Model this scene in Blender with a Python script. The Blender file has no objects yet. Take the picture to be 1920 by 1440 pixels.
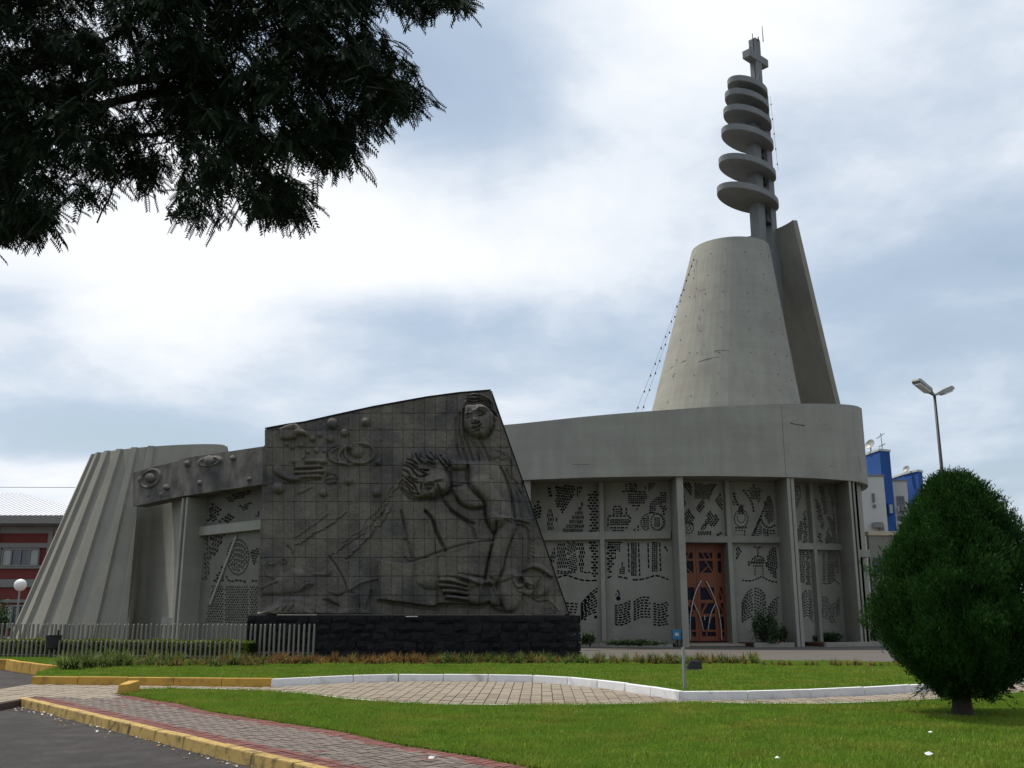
import bpy, bmesh, math, random
import numpy as np
from mathutils import Vector, Matrix, geometry
random.seed(7)
RNG = np.random.default_rng(7)
R = math.radians
SC = bpy.context.scene
COL = SC.collection

# ------------------------------------------------------------------ camera
PITCH, FPX, EYE = R(13.13), 1800.0, 1.6
cam_d = bpy.data.cameras.new('camera')
cam = bpy.data.objects.new('camera', cam_d)
COL.objects.link(cam)
cam_d.sensor_width = 36.0
cam_d.lens = FPX / 1920 * 36.0
cam_d.clip_start, cam_d.clip_end = 0.1, 3000
cam.location = (0, 0, EYE)
cam.rotation_euler = (R(90) + PITCH, 0, 0)
SC.camera = cam

# ------------------------------------------------------------------ world sky
SUN_EL, SUN_AZ = R(65), R(-55)           # azimuth measured from +Y towards +X
SUN_DIR = Vector((math.sin(SUN_AZ) * math.cos(SUN_EL), math.cos(SUN_AZ) * math.cos(SUN_EL), math.sin(SUN_EL)))
def pix_dir(px, py):
    u, v = (px - 960) / FPX, (720 - py) / FPX
    return Vector((u, math.cos(PITCH) - v * math.sin(PITCH), math.sin(PITCH) + v * math.cos(PITCH)))
W = bpy.data.worlds.new('World'); SC.world = W; W.use_nodes = True
def build_world():
    nt = W.node_tree; nt.nodes.clear(); N = nt.nodes.new; L = nt.links.new
    def math_(op, a, b=None, c=None, clamp=False):
        n = N('ShaderNodeMath'); n.operation = op; n.use_clamp = clamp
        for i, s in enumerate((a, b, c)):
            if s is None: continue
            if hasattr(s, 'is_linked'): L(s, n.inputs[i])
            else: n.inputs[i].default_value = s
        return n.outputs[0]
    def mix(f, a, b):
        n = N('ShaderNodeMix'); n.data_type = 'RGBA'
        for k, s in ((0, f), (6, a), (7, b)):
            if hasattr(s, 'is_linked'): L(s, n.inputs[k])
            else: n.inputs[k].default_value = s
        return n.outputs[2]
    out = N('ShaderNodeOutputWorld'); bg = N('ShaderNodeBackground'); bg.inputs[1].default_value = 0.1
    sky = N('ShaderNodeTexSky'); sky.sky_type = 'NISHITA'; sky.sun_disc = False
    sky.sun_elevation = SUN_EL; sky.sun_rotation = SUN_AZ; sky.air_density = 1.2; sky.dust_density = 2.0; sky.ozone_density = 1.5
    tc = N('ShaderNodeTexCoord'); nrm = N('ShaderNodeVectorMath'); nrm.operation = 'NORMALIZE'
    L(tc.outputs['Generated'], nrm.inputs[0]); D = nrm.outputs[0]
    sep = N('ShaderNodeSeparateXYZ'); L(D, sep.inputs[0])
    zc = math_('ADD', math_('MAXIMUM', sep.outputs[2], 0.0), 0.22)
    cx = math_('DIVIDE', sep.outputs[0], zc); cy = math_('DIVIDE', sep.outputs[1], zc)
    cmb = N('ShaderNodeCombineXYZ'); L(cx, cmb.inputs[0]); L(cy, cmb.inputs[1]); cmb.inputs[2].default_value = 0.37
    def noise(scale, det, rough, dist=0.0, off=0.0):
        m = N('ShaderNodeVectorMath'); m.operation = 'ADD'; L(cmb.outputs[0], m.inputs[0]); m.inputs[1].default_value = (off, off * .7, off * .3)
        n = N('ShaderNodeTexNoise'); n.inputs['Scale'].default_value = scale; n.inputs['Detail'].default_value = det
        n.inputs['Roughness'].default_value = rough; n.inputs['Distortion'].default_value = dist
        L(m.outputs[0], n.inputs['Vector']); return n.outputs[0]
    n1 = noise(1.25, 7, .55, .3, 3.1); n2 = noise(3.6, 6, .6, .2, 9.4)
    # broad cloud masses: bright banks (+) and thin grey-blue parts (-)
    dens = math_('ADD', math_('MULTIPLY', math_('SUBTRACT', n1, .5), 1.9), math_('MULTIPLY', math_('SUBTRACT', n2, .5), .75))
    blobs = [(640, 480, .16, .48), (180, 620, .18, .47), (330, 400, .14, .28), (40, 575, .03, -.3), (1060, 460, .10, .4), (1090, 170, .07, .32), (1000, 720, .09, .3), (1330, 30, .10, .3),
             (1200, 330, .10, .25), (890, 170, .12, -.62), (700, 60, .12, -.3), (800, 605, .055, -.36), (640, 590, .05, -.32), (960, 585, .05, -.34), (1740, 560, .20, -.40), (1650, 300, .12, .12), (1800, 800, .1, .14), (1560, 40, .12, .22), (1560, 250, .13, -.2), (1750, 120, .1, .1),
             (100, 815, .05, -.55), (300, 818, .05, -.55), (480, 815, .05, -.35), (200, 880, .045, .25), (1100, 700, .06, -.15)]
    for px, py, r, a in blobs:
        d = pix_dir(px, py).normalized()
        dp = N('ShaderNodeVectorMath'); dp.operation = 'SUBTRACT'; L(D, dp.inputs[0]); dp.inputs[1].default_value = d
        sc = N('ShaderNodeVectorMath'); sc.operation = 'MULTIPLY'; L(dp.outputs[0], sc.inputs[0]); sc.inputs[1].default_value = (1 / r / 1.5, 1 / r / 1.2, 1 / r / .62)
        ln = N('ShaderNodeVectorMath'); ln.operation = 'DOT_PRODUCT'; L(sc.outputs[0], ln.inputs[0]); L(sc.outputs[0], ln.inputs[1])
        g = math_('POWER', 2.718, math_('MULTIPLY', ln.outputs['Value'], -1.0))
        dens = math_('MULTIPLY_ADD', g, a, dens)
    cover = math_('MULTIPLY_ADD', dens, 1.0, .70, clamp=True)
    thick = math_('MULTIPLY_ADD', dens, 1.2, .27, clamp=True)
    cloud = mix(thick, (5.6, 6.7, 8.2, 1), (9.9, 10.15, 10.5, 1))
    skyc = N('ShaderNodeVectorMath'); skyc.operation = 'MULTIPLY'; L(sky.outputs[0], skyc.inputs[0]); skyc.inputs[1].default_value = (1.0, 1.0, 1.0)
    # thin veil over the blue
    veil = mix(.35, skyc.outputs[0], (6.6, 8.0, 9.2, 1))
    L(mix(cover, veil, cloud), bg.inputs[0]); L(bg.outputs[0], out.inputs[0])
build_world()
sun_d = bpy.data.lights.new('sun', 'SUN'); sun_d.energy = 4.0; sun_d.angle = R(2.0); sun_d.color = (1.0, .95, .86)
sun = bpy.data.objects.new('sun', sun_d); COL.objects.link(sun)
sun.rotation_euler = SUN_DIR.to_track_quat('Z', 'Y').to_euler()
SC.view_settings.view_transform = 'Standard'; SC.view_settings.look = 'None'
SC.view_settings.exposure = 0.0; SC.view_settings.gamma = 1.0; SC.view_settings.use_curve_mapping = False

# ------------------------------------------------------------------ survey helpers
def G(px, py, z=0.0):
    d = pix_dir(px, py); t = (z - EYE) / d.z
    return Vector((d.x * t, d.y * t, z))
def atY(px, py, Y):
    d = pix_dir(px, py); t = Y / d.y
    return Vector((d.x * t, Y, EYE + d.z * t))
def onplane(px, py, A, B):
    d = pix_dir(px, py); nx, ny = -(B[1] - A[1]), (B[0] - A[0])
    t = (nx * A[0] + ny * A[1]) / (nx * d.x + ny * d.y)
    return Vector((d.x * t, d.y * t, EYE + d.z * t))

# ------------------------------------------------------------------ materials
MATS = {}
def mat(name, col, rough=.85, var=.2, scale=2.0, fine=.12, fscale=30., bump=.0, bscale=60., spec=.25, col2=None, c2amt=.5, c2scale=1.0,
        streak=0.0, rnd=0.0, metal=0.0, trans=0.0, pour=0.0, emit=None, back=None, c2lo=.45, c2hi=.65):
    m = bpy.data.materials.new(name); m.use_nodes = True; MATS[name] = m
    nt = m.node_tree; N = nt.nodes.new; L = nt.links.new
    b = nt.nodes['Principled BSDF']
    b.inputs['Roughness'].default_value = rough; b.inputs['Metallic'].default_value = metal
    b.inputs['Specular IOR Level'].default_value = spec
    tc = N('ShaderNodeTexCoord'); O = tc.outputs['Object']
    def nz(s, det=5, stretch=None, r=.6):
        n = N('ShaderNodeTexNoise'); n.inputs['Scale'].default_value = s; n.inputs['Detail'].default_value = det; n.inputs['Roughness'].default_value = r
        if stretch:
            mp = N('ShaderNodeMapping'); mp.inputs['Scale'].default_value = stretch; L(O, mp.inputs[0]); L(mp.outputs[0], n.inputs['Vector'])
        else: L(O, n.inputs['Vector'])
        return n.outputs[0]
    def madd(a, k, c):
        n = N('ShaderNodeMath'); n.operation = 'MULTIPLY_ADD'; L(a, n.inputs[0]); n.inputs[1].default_value = k; n.inputs[2].default_value = c; return n.outputs[0]
    def mul(a, c):
        n = N('ShaderNodeMath'); n.operation = 'MULTIPLY'; L(a, n.inputs[0]); L(c, n.inputs[1]); return n.outputs[0]
    f = mul(madd(nz(scale), 2 * var, 1 - var), madd(nz(fscale, 3), 2 * fine, 1 - fine))
    if streak:
        f = mul(f, madd(nz(2.2, 5, (1, 1, .12)), 2 * streak, 1 - streak))
    if pour:
        f = mul(f, madd(nz(2.6, 4, (.06, .06, 1)), 2 * pour, 1 - pour))
    if rnd:
        oi = N('ShaderNodeObjectInfo'); f = mul(f, madd(oi.outputs['Random'], 2 * rnd, 1 - rnd))
    rgb = N('ShaderNodeRGB'); rgb.outputs[0].default_value = (*col, 1); base = rgb.outputs[0]
    if col2 is not None:
        mr = N('ShaderNodeMapRange'); L(nz(c2scale, 6), mr.inputs[0]); mr.inputs[1].default_value = c2lo; mr.inputs[2].default_value = c2hi
        mr.inputs[4].default_value = c2amt; mr.clamp = True
        mx = N('ShaderNodeMix'); mx.data_type = 'RGBA'; L(mr.outputs[0], mx.inputs[0]); L(base, mx.inputs[6]); mx.inputs[7].default_value = (*col2, 1); base = mx.outputs[2]
    vm = N('ShaderNodeVectorMath'); vm.operation = 'SCALE'; L(base, vm.inputs[0]); L(f, vm.inputs['Scale']); L(vm.outputs[0], b.inputs['Base Color'])
    if bump:
        bp = N('ShaderNodeBump'); bp.inputs['Strength'].default_value = bump; bp.inputs['Distance'].default_value = .02
        L(nz(bscale, 4), bp.inputs['Height']); L(bp.outputs[0], b.inputs['Normal'])
    if trans:
        t = N('ShaderNodeBsdfTranslucent'); L(vm.outputs[0], t.inputs[0]); ms = N('ShaderNodeMixShader'); ms.inputs[0].default_value = trans
        L(b.outputs[0], ms.inputs[1]); L(t.outputs[0], ms.inputs[2]); L(ms.outputs[0], nt.nodes['Material Output'].inputs[0])
    return m
CONC = mat('board_formed_concrete', (.298, .286, .240), var=.12, scale=.8, fine=.10, fscale=22, bump=.25, bscale=45, streak=.18, pour=.13, col2=(.235, .222, .185), c2amt=.45, c2scale=.6)
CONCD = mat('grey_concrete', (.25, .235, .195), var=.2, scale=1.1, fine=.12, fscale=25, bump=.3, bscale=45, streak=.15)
BEAMM = mat('weathered_concrete', (.135, .122, .103), var=.4, scale=1.5, fine=.2, fscale=14, bump=.5, bscale=30, streak=.35, col2=(.045, .043, .042), c2amt=.95, c2scale=1.1)
MURAL = mat('grey_relief_stone', (.142, .122, .100), var=.4, scale=1.6, fine=.4, fscale=13, bump=.8, bscale=24, streak=.34, rnd=.13, col2=(.062, .061, .062), c2amt=.85, c2scale=.75)
RUST = mat('rust_stained_mortar', (.075, .042, .026), var=.4, scale=2, fine=.2, fscale=9)
BLACKST = mat('black_rubble_stone', (.011, .011, .012), var=.5, scale=3, fine=.4, fscale=12, bump=.9, bscale=20, rnd=.45, spec=.2, rough=.75, col2=(.09, .09, .09), c2amt=.8, c2scale=7, c2lo=.66, c2hi=.74)
MORTAR = mat('pale_mortar', (.02, .02, .02), var=.5, scale=4, fine=.3)
GLASSD = mat('dark_stained_glass', (.012, .014, .026), rough=.25, var=.5, scale=3, spec=.10, col2=(.012, .013, .045), c2amt=.9, c2scale=2.2, c2lo=.55, c2hi=.7)
WOOD = mat('varnished_orange_wood', (.19, .048, .013), rough=.45, var=.25, scale=2, fine=.2, fscale=20, streak=.2, spec=.4)
STEEL = mat('polished_steel', (.62, .62, .60), rough=.3, metal=.85, var=.05)
GALV = mat('dull_galvanised_metal', (.30, .30, .29), rough=.55, metal=.3, var=.2, scale=4)
DARKM = mat('dark_metal', (.025, .025, .028), rough=.5, var=.3, scale=5)
WHITEP = mat('white_kerb_paint', (.74, .73, .72), rough=.75, var=.08, scale=2, fine=.08, fscale=20, bump=.2, col2=(.30, .25, .22), c2amt=.55, c2scale=3.5, c2lo=.54, c2hi=.72)
YELP = mat('worn_yellow_paint', (.50, .29, .055), rough=.75, var=.15, scale=2, fine=.12, fscale=18, bump=.3, col2=(.20, .13, .05), c2amt=.8, c2scale=4.5, c2lo=.50, c2hi=.70)
YELW = mat('weathered_yellow_kerb', (.44, .30, .10), rough=.8, var=.2, scale=2, fine=.2, fscale=14, bump=.5, col2=(.11, .08, .04), c2amt=.85, c2scale=6, c2lo=.50, c2hi=.66)
ASPH = mat('asphalt', (.040, .035, .034), var=.3, scale=.9, fine=.4, fscale=16, bump=.7, bscale=110, rough=.9, col2=(.060, .054, .052), c2amt=.9, c2scale=2.2)
PAVE = mat('plaza_paving', (.105, .092, .08), var=.2, scale=.8, fine=.2, fscale=20, bump=.3, col2=(.10, .09, .08), c2amt=.6, c2scale=1.4)
PAVER = mat('pale_concrete_paver', (.24, .197, .15), var=.15, scale=6, fine=.15, fscale=30, bump=.4, rnd=.14)
SANDJ = mat('dark_joint_sand', (.085, .06, .05), var=.3, scale=4, fine=.3, fscale=30)
BRGR = mat('grey_brick_paver', (.155, .126, .108), var=.18, scale=8, fine=.2, fscale=40, bump=.4, rnd=.25)
BRRD = mat('red_brick_paver', (.165, .066, .056), var=.2, scale=8, fine=.2, fscale=40, bump=.4, rnd=.22)
TURF = mat('turf_soil', (.05, .085, .012), var=.3, scale=1.2, fine=.4, fscale=30, bump=.6, bscale=50, rough=1, spec=.0)
BLADE = mat('grass_blade', (.165, .27, .03), var=.42, scale=1.7, fine=.8, fscale=50, rough=.7, spec=.12, trans=.35, col2=(.30, .29, .05), c2amt=.6, c2scale=.9)
STRAPG = mat('green_strap_leaf', (.085, .13, .025), var=.3, scale=6, rough=.6, trans=.3, rnd=.3, spec=.2, col2=(.19, .17, .04), c2amt=.5, c2scale=9)
STRAPB = mat('rusty_strap_leaf', (.20, .105, .035), var=.3, scale=6, rough=.7, trans=.25, rnd=.3, spec=.15, col2=(.22, .17, .05), c2amt=.7, c2scale=9)
HEDGE = mat('hedge_leaf', (.09, .125, .018), var=.35, scale=3, rough=.6, trans=.3, spec=.2, col2=(.24, .23, .03), c2amt=.6, c2scale=5)
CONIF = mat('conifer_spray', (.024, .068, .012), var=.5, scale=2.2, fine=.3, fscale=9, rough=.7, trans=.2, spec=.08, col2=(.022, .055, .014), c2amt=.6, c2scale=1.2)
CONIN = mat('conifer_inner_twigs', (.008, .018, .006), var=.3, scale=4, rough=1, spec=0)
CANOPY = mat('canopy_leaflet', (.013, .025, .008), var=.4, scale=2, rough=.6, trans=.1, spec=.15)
BARK = mat('dark_bark', (.045, .034, .026), var=.4, scale=4, fine=.3, fscale=20, bump=.9, bscale=14, streak=.3)
SHRUBM = mat('shrub_leaf', (.035, .065, .022), var=.4, scale=6, rough=.5, trans=.2, spec=.25)
REDW = mat('brick_red_wall', (.16, .036, .031), var=.15, scale=1, fine=.12, fscale=8)
TRIMG = mat('grey_band_concrete', (.21, .20, .185), var=.15, scale=1.5)
METROOF = mat('bright_sheet_roof', (.66, .66, .68), rough=.4, var=.1, scale=1, spec=.4)
BLUEP = mat('blue_painted_render', (.020, .075, .25), var=.12, scale=.5, fine=.08, streak=.08)
CREAM = mat('pale_grey_render', (.50, .49, .46), var=.1, scale=.5, fine=.08, streak=.1)
COPING = mat('cream_coping', (.55, .45, .33), var=.15, scale=2)
WINGL = mat('window_glass', (.05, .06, .075), rough=.08, var=.3, scale=2, spec=.6)
GLOBE = mat('white_globe', (.78, .76, .74), rough=.3, var=.05, spec=.4)
CURT = mat('pale_curtain', (.35, .36, .33), var=.2, scale=3)
BLUEBX = mat('blue_plastic', (.035, .16, .30), rough=.4, var=.15, scale=5, spec=.4)
PAPER = mat('white_paper', (.75, .75, .76), rough=.8, var=.1, scale=20)
DRYLEAF = mat('dry_leaf', (.30, .20, .10), var=.4, scale=20, rough=.9)
CONCG = mat('grey_tower_concrete', (.20, .205, .20), var=.18, scale=.9, fine=.12, fscale=25, bump=.25, bscale=45, streak=.18)
CONC_SHADE = mat('shade_toned_concrete', (.165, .155, .13), var=.2, scale=1.1, fine=.12, fscale=25, bump=.3, bscale=45, streak=.2)  # darker concrete copy: deep shade under the relief beam put into the colour
CRACK = mat('dark_crack_stain', (.05, .048, .043), var=.3)
WIREM = mat('dark_cable', (.02, .02, .022), rough=.6)
FLOWER = mat('pink_flower', (.55, .12, .16), var=.2, scale=9, rough=.6)
SOIL = mat('reddish_soil', (.075, .032, .02), var=.3, scale=3, fine=.3, bump=.6)

# ------------------------------------------------------------------ object helpers
WL = {}
def link(name, me, m, parent=None, smooth=False):
    o = bpy.data.objects.new(name, me); COL.objects.link(o)
    if m is not None and not me.materials: me.materials.append(m)
    if smooth:
        me.polygons.foreach_set('use_smooth', [True] * len(me.polygons))
    if parent is not None:
        o.parent = parent; o.location = -WL[parent]
    WL[o] = Vector((0, 0, 0)) 
    return o
def tag(o, label=None, cat=None, group=None, kind=None):
    if label: o['label'] = label
    if cat: o['category'] = cat
    if group: o['group'] = group
    if kind: o['kind'] = kind
    return o
def thing(name, label, cat, loc=(0, 0, 0), group=None):
    o = bpy.data.objects.new(name, None); COL.objects.link(o); o.location = loc; o.empty_display_size = .2
    WL[o] = Vector(loc)
    return tag(o, label, cat, group)
class MB:
    def __init__(s): s.v = []; s.f = []
    def add(s, vs, fs):
        k = len(s.v); s.v += [tuple(v) for v in vs]; s.f += [tuple(i + k for i in f) for f in fs]; return s
    def hexa(s, b, t):     # 4 bottom, 4 top (ccw from above)
        return s.add(list(b) + list(t), [(3, 2, 1, 0), (4, 5, 6, 7), (0, 1, 5, 4), (1, 2, 6, 5), (2, 3, 7, 6), (3, 0, 4, 7)])
    def box(s, x0, x1, y0, y1, z0, z1):
        return s.hexa([(x0, y0, z0), (x1, y0, z0), (x1, y1, z0), (x0, y1, z0)], [(x0, y0, z1), (x1, y0, z1), (x1, y1, z1), (x0, y1, z1)])
    def obox(s, c, ex, ey, ez, hx, hy, hz):
        c, ex, ey, ez = Vector(c), Vector(ex).normalized() * hx, Vector(ey).normalized() * hy, Vector(ez).normalized() * hz
        return s.hexa([c - ex - ey - ez, c + ex - ey - ez, c + ex + ey - ez, c - ex + ey - ez], [c - ex - ey + ez, c + ex - ey + ez, c + ex + ey + ez, c - ex + ey + ez])
    def slab(s, p, q, thick, z0, z1, side=1):   # vertical wall between plan points p,q, thickness to one side
        p, q = Vector(p[:2]), Vector(q[:2]); d = (q - p).normalized(); n = Vector((-d.y, d.x)) * thick * side
        a = [p, q, q + n, p + n]
        if side < 0: a = [p + n, q + n, q, p]
        return s.hexa([(*k, z0) for k in a], [(*k, z1) for k in a])
    def prism(s, poly, z0, z1, ztop=None):
        n = len(poly); poly = [Vector(p[:2]) for p in poly]
        if sum(poly[i].x * poly[(i + 1) % n].y - poly[(i + 1) % n].x * poly[i].y for i in range(n)) < 0: poly.reverse()
        zt = ztop or (lambda x, y: z1)
        vs = [(p.x, p.y, z0) for p in poly] + [(p.x, p.y, zt(p.x, p.y)) for p in poly]
        return s.add(vs, [tuple(range(n))[::-1], tuple(range(n, 2 * n))] + [(i, (i + 1) % n, n + (i + 1) % n, n + i) for i in range(n)])
    def tube(s, pts, r, n=8, caps=True):
        pts = [Vector(p) for p in pts]; rs = r if isinstance(r, (list, tuple)) else [r] * len(pts); k0 = len(s.v); up = None
        for i, p in enumerate(pts):
            t = (pts[min(i + 1, len(pts) - 1)] - pts[max(i - 1, 0)]).normalized()
            if up is None: up = t.orthogonal().normalized()
            up = (up - t * up.dot(t)).normalized(); w = t.cross(up)
            for j in range(n):
                a = 2 * math.pi * j / n; s.v.append(tuple(p + (up * math.cos(a) + w * math.sin(a)) * rs[i]))
        for i in range(len(pts) - 1):
            for j in range(n):
                s.f.append((k0 + i * n + j, k0 + i * n + (j + 1) % n, k0 + (i + 1) * n + (j + 1) % n, k0 + (i + 1) * n + j))
        if caps:
            s.f.append(tuple(k0 + j for j in range(n))[::-1]); s.f.append(tuple(k0 + (len(pts) - 1) * n + j for j in range(n)))
        return s
    def lathe(s, c, prof, n=16):
        k0 = len(s.v)
        for r, z in prof:
            for j in range(n):
                a = 2 * math.pi * j / n; s.v.append((c[0] + r * math.cos(a), c[1] + r * math.sin(a), c[2] + z))
        for i in range(len(prof) - 1):
            for j in range(n):
                s.f.append((k0 + i * n + j, k0 + i * n + (j + 1) % n, k0 + (i + 1) * n + (j + 1) % n, k0 + (i + 1) * n + j))
        s.f.append(tuple(k0 + j for j in range(n))[::-1]); s.f.append(tuple(k0 + (len(prof) - 1) * n + j for j in range(n)))
        return s
    def strip(s, rows):    # list of rows of points
        k0 = len(s.v); m = len(rows[0])
        for r_ in rows: s.v += [tuple(p) for p in r_]
        for i in range(len(rows) - 1):
            for j in range(m - 1):
                s.f.append((k0 + i * m + j, k0 + i * m + j + 1, k0 + (i + 1) * m + j + 1, k0 + (i + 1) * m + j))
        return s
    def mesh(s, name='mesh'):
        me = bpy.data.meshes.new(name); me.from_pydata(s.v, [], s.f); me.update(); return me
    def build(s, name, m, parent=None, smooth=False, bevel=0, normals=False):
        me = s.mesh(name)
        if normals or bevel:
            bm = bmesh.new(); bm.from_mesh(me)
            if bevel: bmesh.ops.bevel(bm, geom=[e for e in bm.edges if len(e.link_faces) == 2 and e.calc_face_angle(0) > .5], offset=bevel, segments=2, affect='EDGES', profile=.6)
            if normals: bmesh.ops.recalc_face_normals(bm, faces=bm.faces)
            bm.to_mesh(me); bm.free()
        return link(name, me, m, parent, smooth)
def np_mesh(name, V, F):
    me = bpy.data.meshes.new(name); V = np.asarray(V, np.float32); F = np.asarray(F, np.int32); k = F.shape[1]
    me.vertices.add(len(V)); me.vertices.foreach_set('co', V.ravel())
    me.loops.add(F.size); me.loops.foreach_set('vertex_index', F.ravel())
    me.polygons.add(len(F)); me.polygons.foreach_set('loop_start', np.arange(0, F.size, k, dtype=np.int32)); me.update(calc_edges=True); return me
def inpoly(X, Y, P):
    X = np.asarray(X, float); Y = np.asarray(Y, float); ins = np.zeros(X.shape, bool); n = len(P)
    for i in range(n):
        x0, y0 = P[i][0], P[i][1]; x1, y1 = P[(i + 1) % n][0], P[(i + 1) % n][1]
        if y0 == y1: continue
        c = ((y0 > Y) != (y1 > Y)) & (X < (x1 - x0) * (Y - y0) / (y1 - y0) + x0); ins ^= c
    return ins
def segdist(X, Y, pts, closed=False):
    d = np.full(X.shape, 1e9); n = len(pts)
    for i in range(n if closed else n - 1):
        x0, y0 = pts[i]; x1, y1 = pts[(i + 1) % n]; dx, dy = x1 - x0, y1 - y0; l2 = dx * dx + dy * dy + 1e-9
        t = np.clip(((X - x0) * dx + (Y - y0) * dy) / l2, 0, 1); d = np.minimum(d, np.hypot(X - x0 - t * dx, Y - y0 - t * dy))
    return d
def smooth_path(pts, n=6):     # Catmull-Rom through points
    P = [Vector(p) for p in pts]; out = []
    for i in range(len(P) - 1):
        a, b, c, d = P[max(i - 1, 0)], P[i], P[i + 1], P[min(i + 2, len(P) - 1)]
        for k in range(n):
            t = k / n; out.append(.5 * ((2 * b) + (c - a) * t + (2 * a - 5 * b + 4 * c - d) * t * t + (3 * b - 3 * c + d - a) * t ** 3))
    out.append(P[-1]); return out
# ------------------------------------------------------------------ ground, road, paths, lawns
ROADZ = -.13
MB().add([(-700, -200, ROADZ), (700, -200, ROADZ), (700, 1100, ROADZ), (-700, 1100, ROADZ)], [(0, 1, 2, 3)]).build('ground', ASPH)['kind'] = 'structure'
kerb_far_base = [(57, 1283), (140, 1284), (230, 1284.5), (330, 1286), (440, 1287.5), (508, 1288)]
kerb_white_base = [(508, 1288), (600, 1282), (679, 1278.5), (750, 1277.5), (830, 1277.6), (917, 1278), (1017, 1279.5), (1100, 1286.5), (1175, 1296.5), (1233, 1306), (1272, 1312.3)]
kerb_white_base2 = [(1272, 1312.3), (1373, 1312), (1490, 1309), (1579, 1306), (1660, 1301), (1720, 1297.5), (1800, 1292), (1920, 1279), (2040, 1268), (2250, 1250)]
lawn_far_edge = [(222, 1294), (333, 1294), (420, 1295), (500, 1298), (580, 1304), (640, 1312), (700, 1317), (767, 1321.5), (833, 1324), (950, 1325), (1083, 1324.5), (1208, 1322.5), (1300, 1320),
                 (1400, 1322), (1525, 1323), (1644, 1319), (1720, 1316), (1820, 1308), (1920, 1300), (2040, 1291), (2250, 1276)]
lawn_left_edge = [(222, 1300), (267, 1307.5), (290, 1313), (333, 1318), (400, 1335), (500, 1350), (640, 1371), (750, 1396), (875, 1415), (992, 1438), (1250, 1485)]
kerb_near_in = [(49, 1307.5), (160, 1333), (300, 1366), (460, 1403), (617, 1440)]
fg = lambda pts, z=0.0: [G(x, y, z) for x, y in pts]
K1, K2, K3 = fg(kerb_far_base), fg(kerb_white_base), fg(kerb_white_base2)
LF, LL, KN = fg(lawn_far_edge), fg(lawn_left_edge), fg(kerb_near_in)
nd = (KN[-1] - KN[0]).normalized()
KN[1:-1] = [KN[0] + nd * (p - KN[0]).dot(nd) for p in KN[1:-1]]
KN.append(KN[-1] + nd * 6.0)

# grey paved path
path_left = [G(-90, 1309), G(-60, 1297), G(0, 1293)]
PATH = path_left + K1 + K2[1:] + K3[1:] + LF[::-1] + [G(222, 1310), G(160, 1309), G(60, 1306), G(43, 1310), G(0, 1318)]
path = MB().prism(PATH, ROADZ, -.016).build('path', SANDJ); path['kind'] = 'structure'
# brick footpath
WALK = [KN[0]] + [p for p in KN[1:]] + [KN[-1] + Vector((6, -1, 0))] + LL[::-1] + [G(222, 1309), G(150, 1308.5)]
walk = MB().prism(WALK, ROADZ, -.017).build('footpath', SANDJ); walk['kind'] = 'structure'
# lawns
LAWN1 = LF + [Vector((24, 18, 0)), Vector((20, 6, 0)), Vector((8, 3, 0)), Vector((4, 5, 0))] + LL[::-1]
lawn1 = MB().prism(LAWN1, ROADZ, .012).build('lawn', TURF); lawn1['kind'] = 'structure'
LAWNZ = .11
back2 = [(17.5, 27.4), (12, 28.0), (6, 29.2), (0, 30.0), (-9, 31.5), (-24, 33.5)]
def inset(P, d):          # shift a left-to-right polyline away from the camera side
    out = []
    for i, p in enumerate(P):
        t = (P[min(i + 1, len(P) - 1)] - P[max(i - 1, 0)]); t.z = 0; t.normalize(); out.append(p + Vector((-t.y, t.x, 0)) * d)
    return out
KB = K1 + K2[1:] + K3[1:]
KBi = inset(KB, .13)
LAWN2 = [p for p in KBi] + [Vector((*p, 0)) for p in back2] + [G(168, 1237), G(118, 1257), G(68, 1270)]
lawn2 = MB().prism(LAWN2, ROADZ, LAWNZ).build('lawn', TURF); lawn2['kind'] = 'structure'
# plaza in front of the church and a yard behind the fence
plaza = MB().prism([(-6, 30.6), (0, 29.6), (6, 28.8), (12, 27.6), (17.4, 27.0), (60, 26), (60, 75), (-6, 75)], ROADZ, .02).build('plaza', PAVE); plaza['kind'] = 'structure'
yard = MB().prism([(-60, 34.2), (-24, 33.2), (-6, 31.2), (-6.01, 75), (-60, 75)], ROADZ, .03).build('yard', PAVE); yard['kind'] = 'structure'

# kerbs: a thing each, every cast stone a part
def kerb(name, label, segs, group=None):
    root = thing(name, label, 'kerb', segs[0][0][0], group)
    for P, m, h, w, z0, L in segs:
        cum = [0]
        for i in range(len(P) - 1): cum.append(cum[-1] + (P[i + 1] - P[i]).length)
        n = max(1, round(cum[-1] / L))
        def at(s):
            for i in range(len(P) - 1):
                if s <= cum[i + 1] + 1e-6: return P[i].lerp(P[i + 1], (s - cum[i]) / max(1e-6, cum[i + 1] - cum[i]))
            return P[-1]
        for k in range(n):
            a, b = at(cum[-1] * k / n), at(cum[-1] * (k + 1) / n)
            d = (b - a).normalized(); nn = Vector((-d.y, d.x, 0)); g = .006
            a2, b2 = a + d * g, b - d * g; j = lambda: random.uniform(-.006, .006)
            zz = [h + j(), h + j()]
            mb = MB().hexa([(*(a2).xy, z0), (*(b2).xy, z0), (*(b2 + nn * w).xy, z0), (*(a2 + nn * w).xy, z0)],
                           [(*(a2 + nn * (.02 + j())).xy, zz[0]), (*(b2 + nn * (.02 + j())).xy, zz[1]), (*(b2 + nn * w).xy, zz[1]), (*(a2 + nn * w).xy, zz[0])])
            mb.build('kerb_stone', m, root, bevel=.014)
    return root
kerb('kerb', 'long kerb painted yellow at left and white beyond along the lawn', [(K1, YELP, .165, .13, ROADZ, 1.0), (K2, WHITEP, .150, .13, ROADZ, 1.0)])
kerb('kerb', 'grimy white kerb from the short post to behind the round conifer', [(K3, WHITEP, .140, .13, ROADZ, 1.3)])
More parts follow.
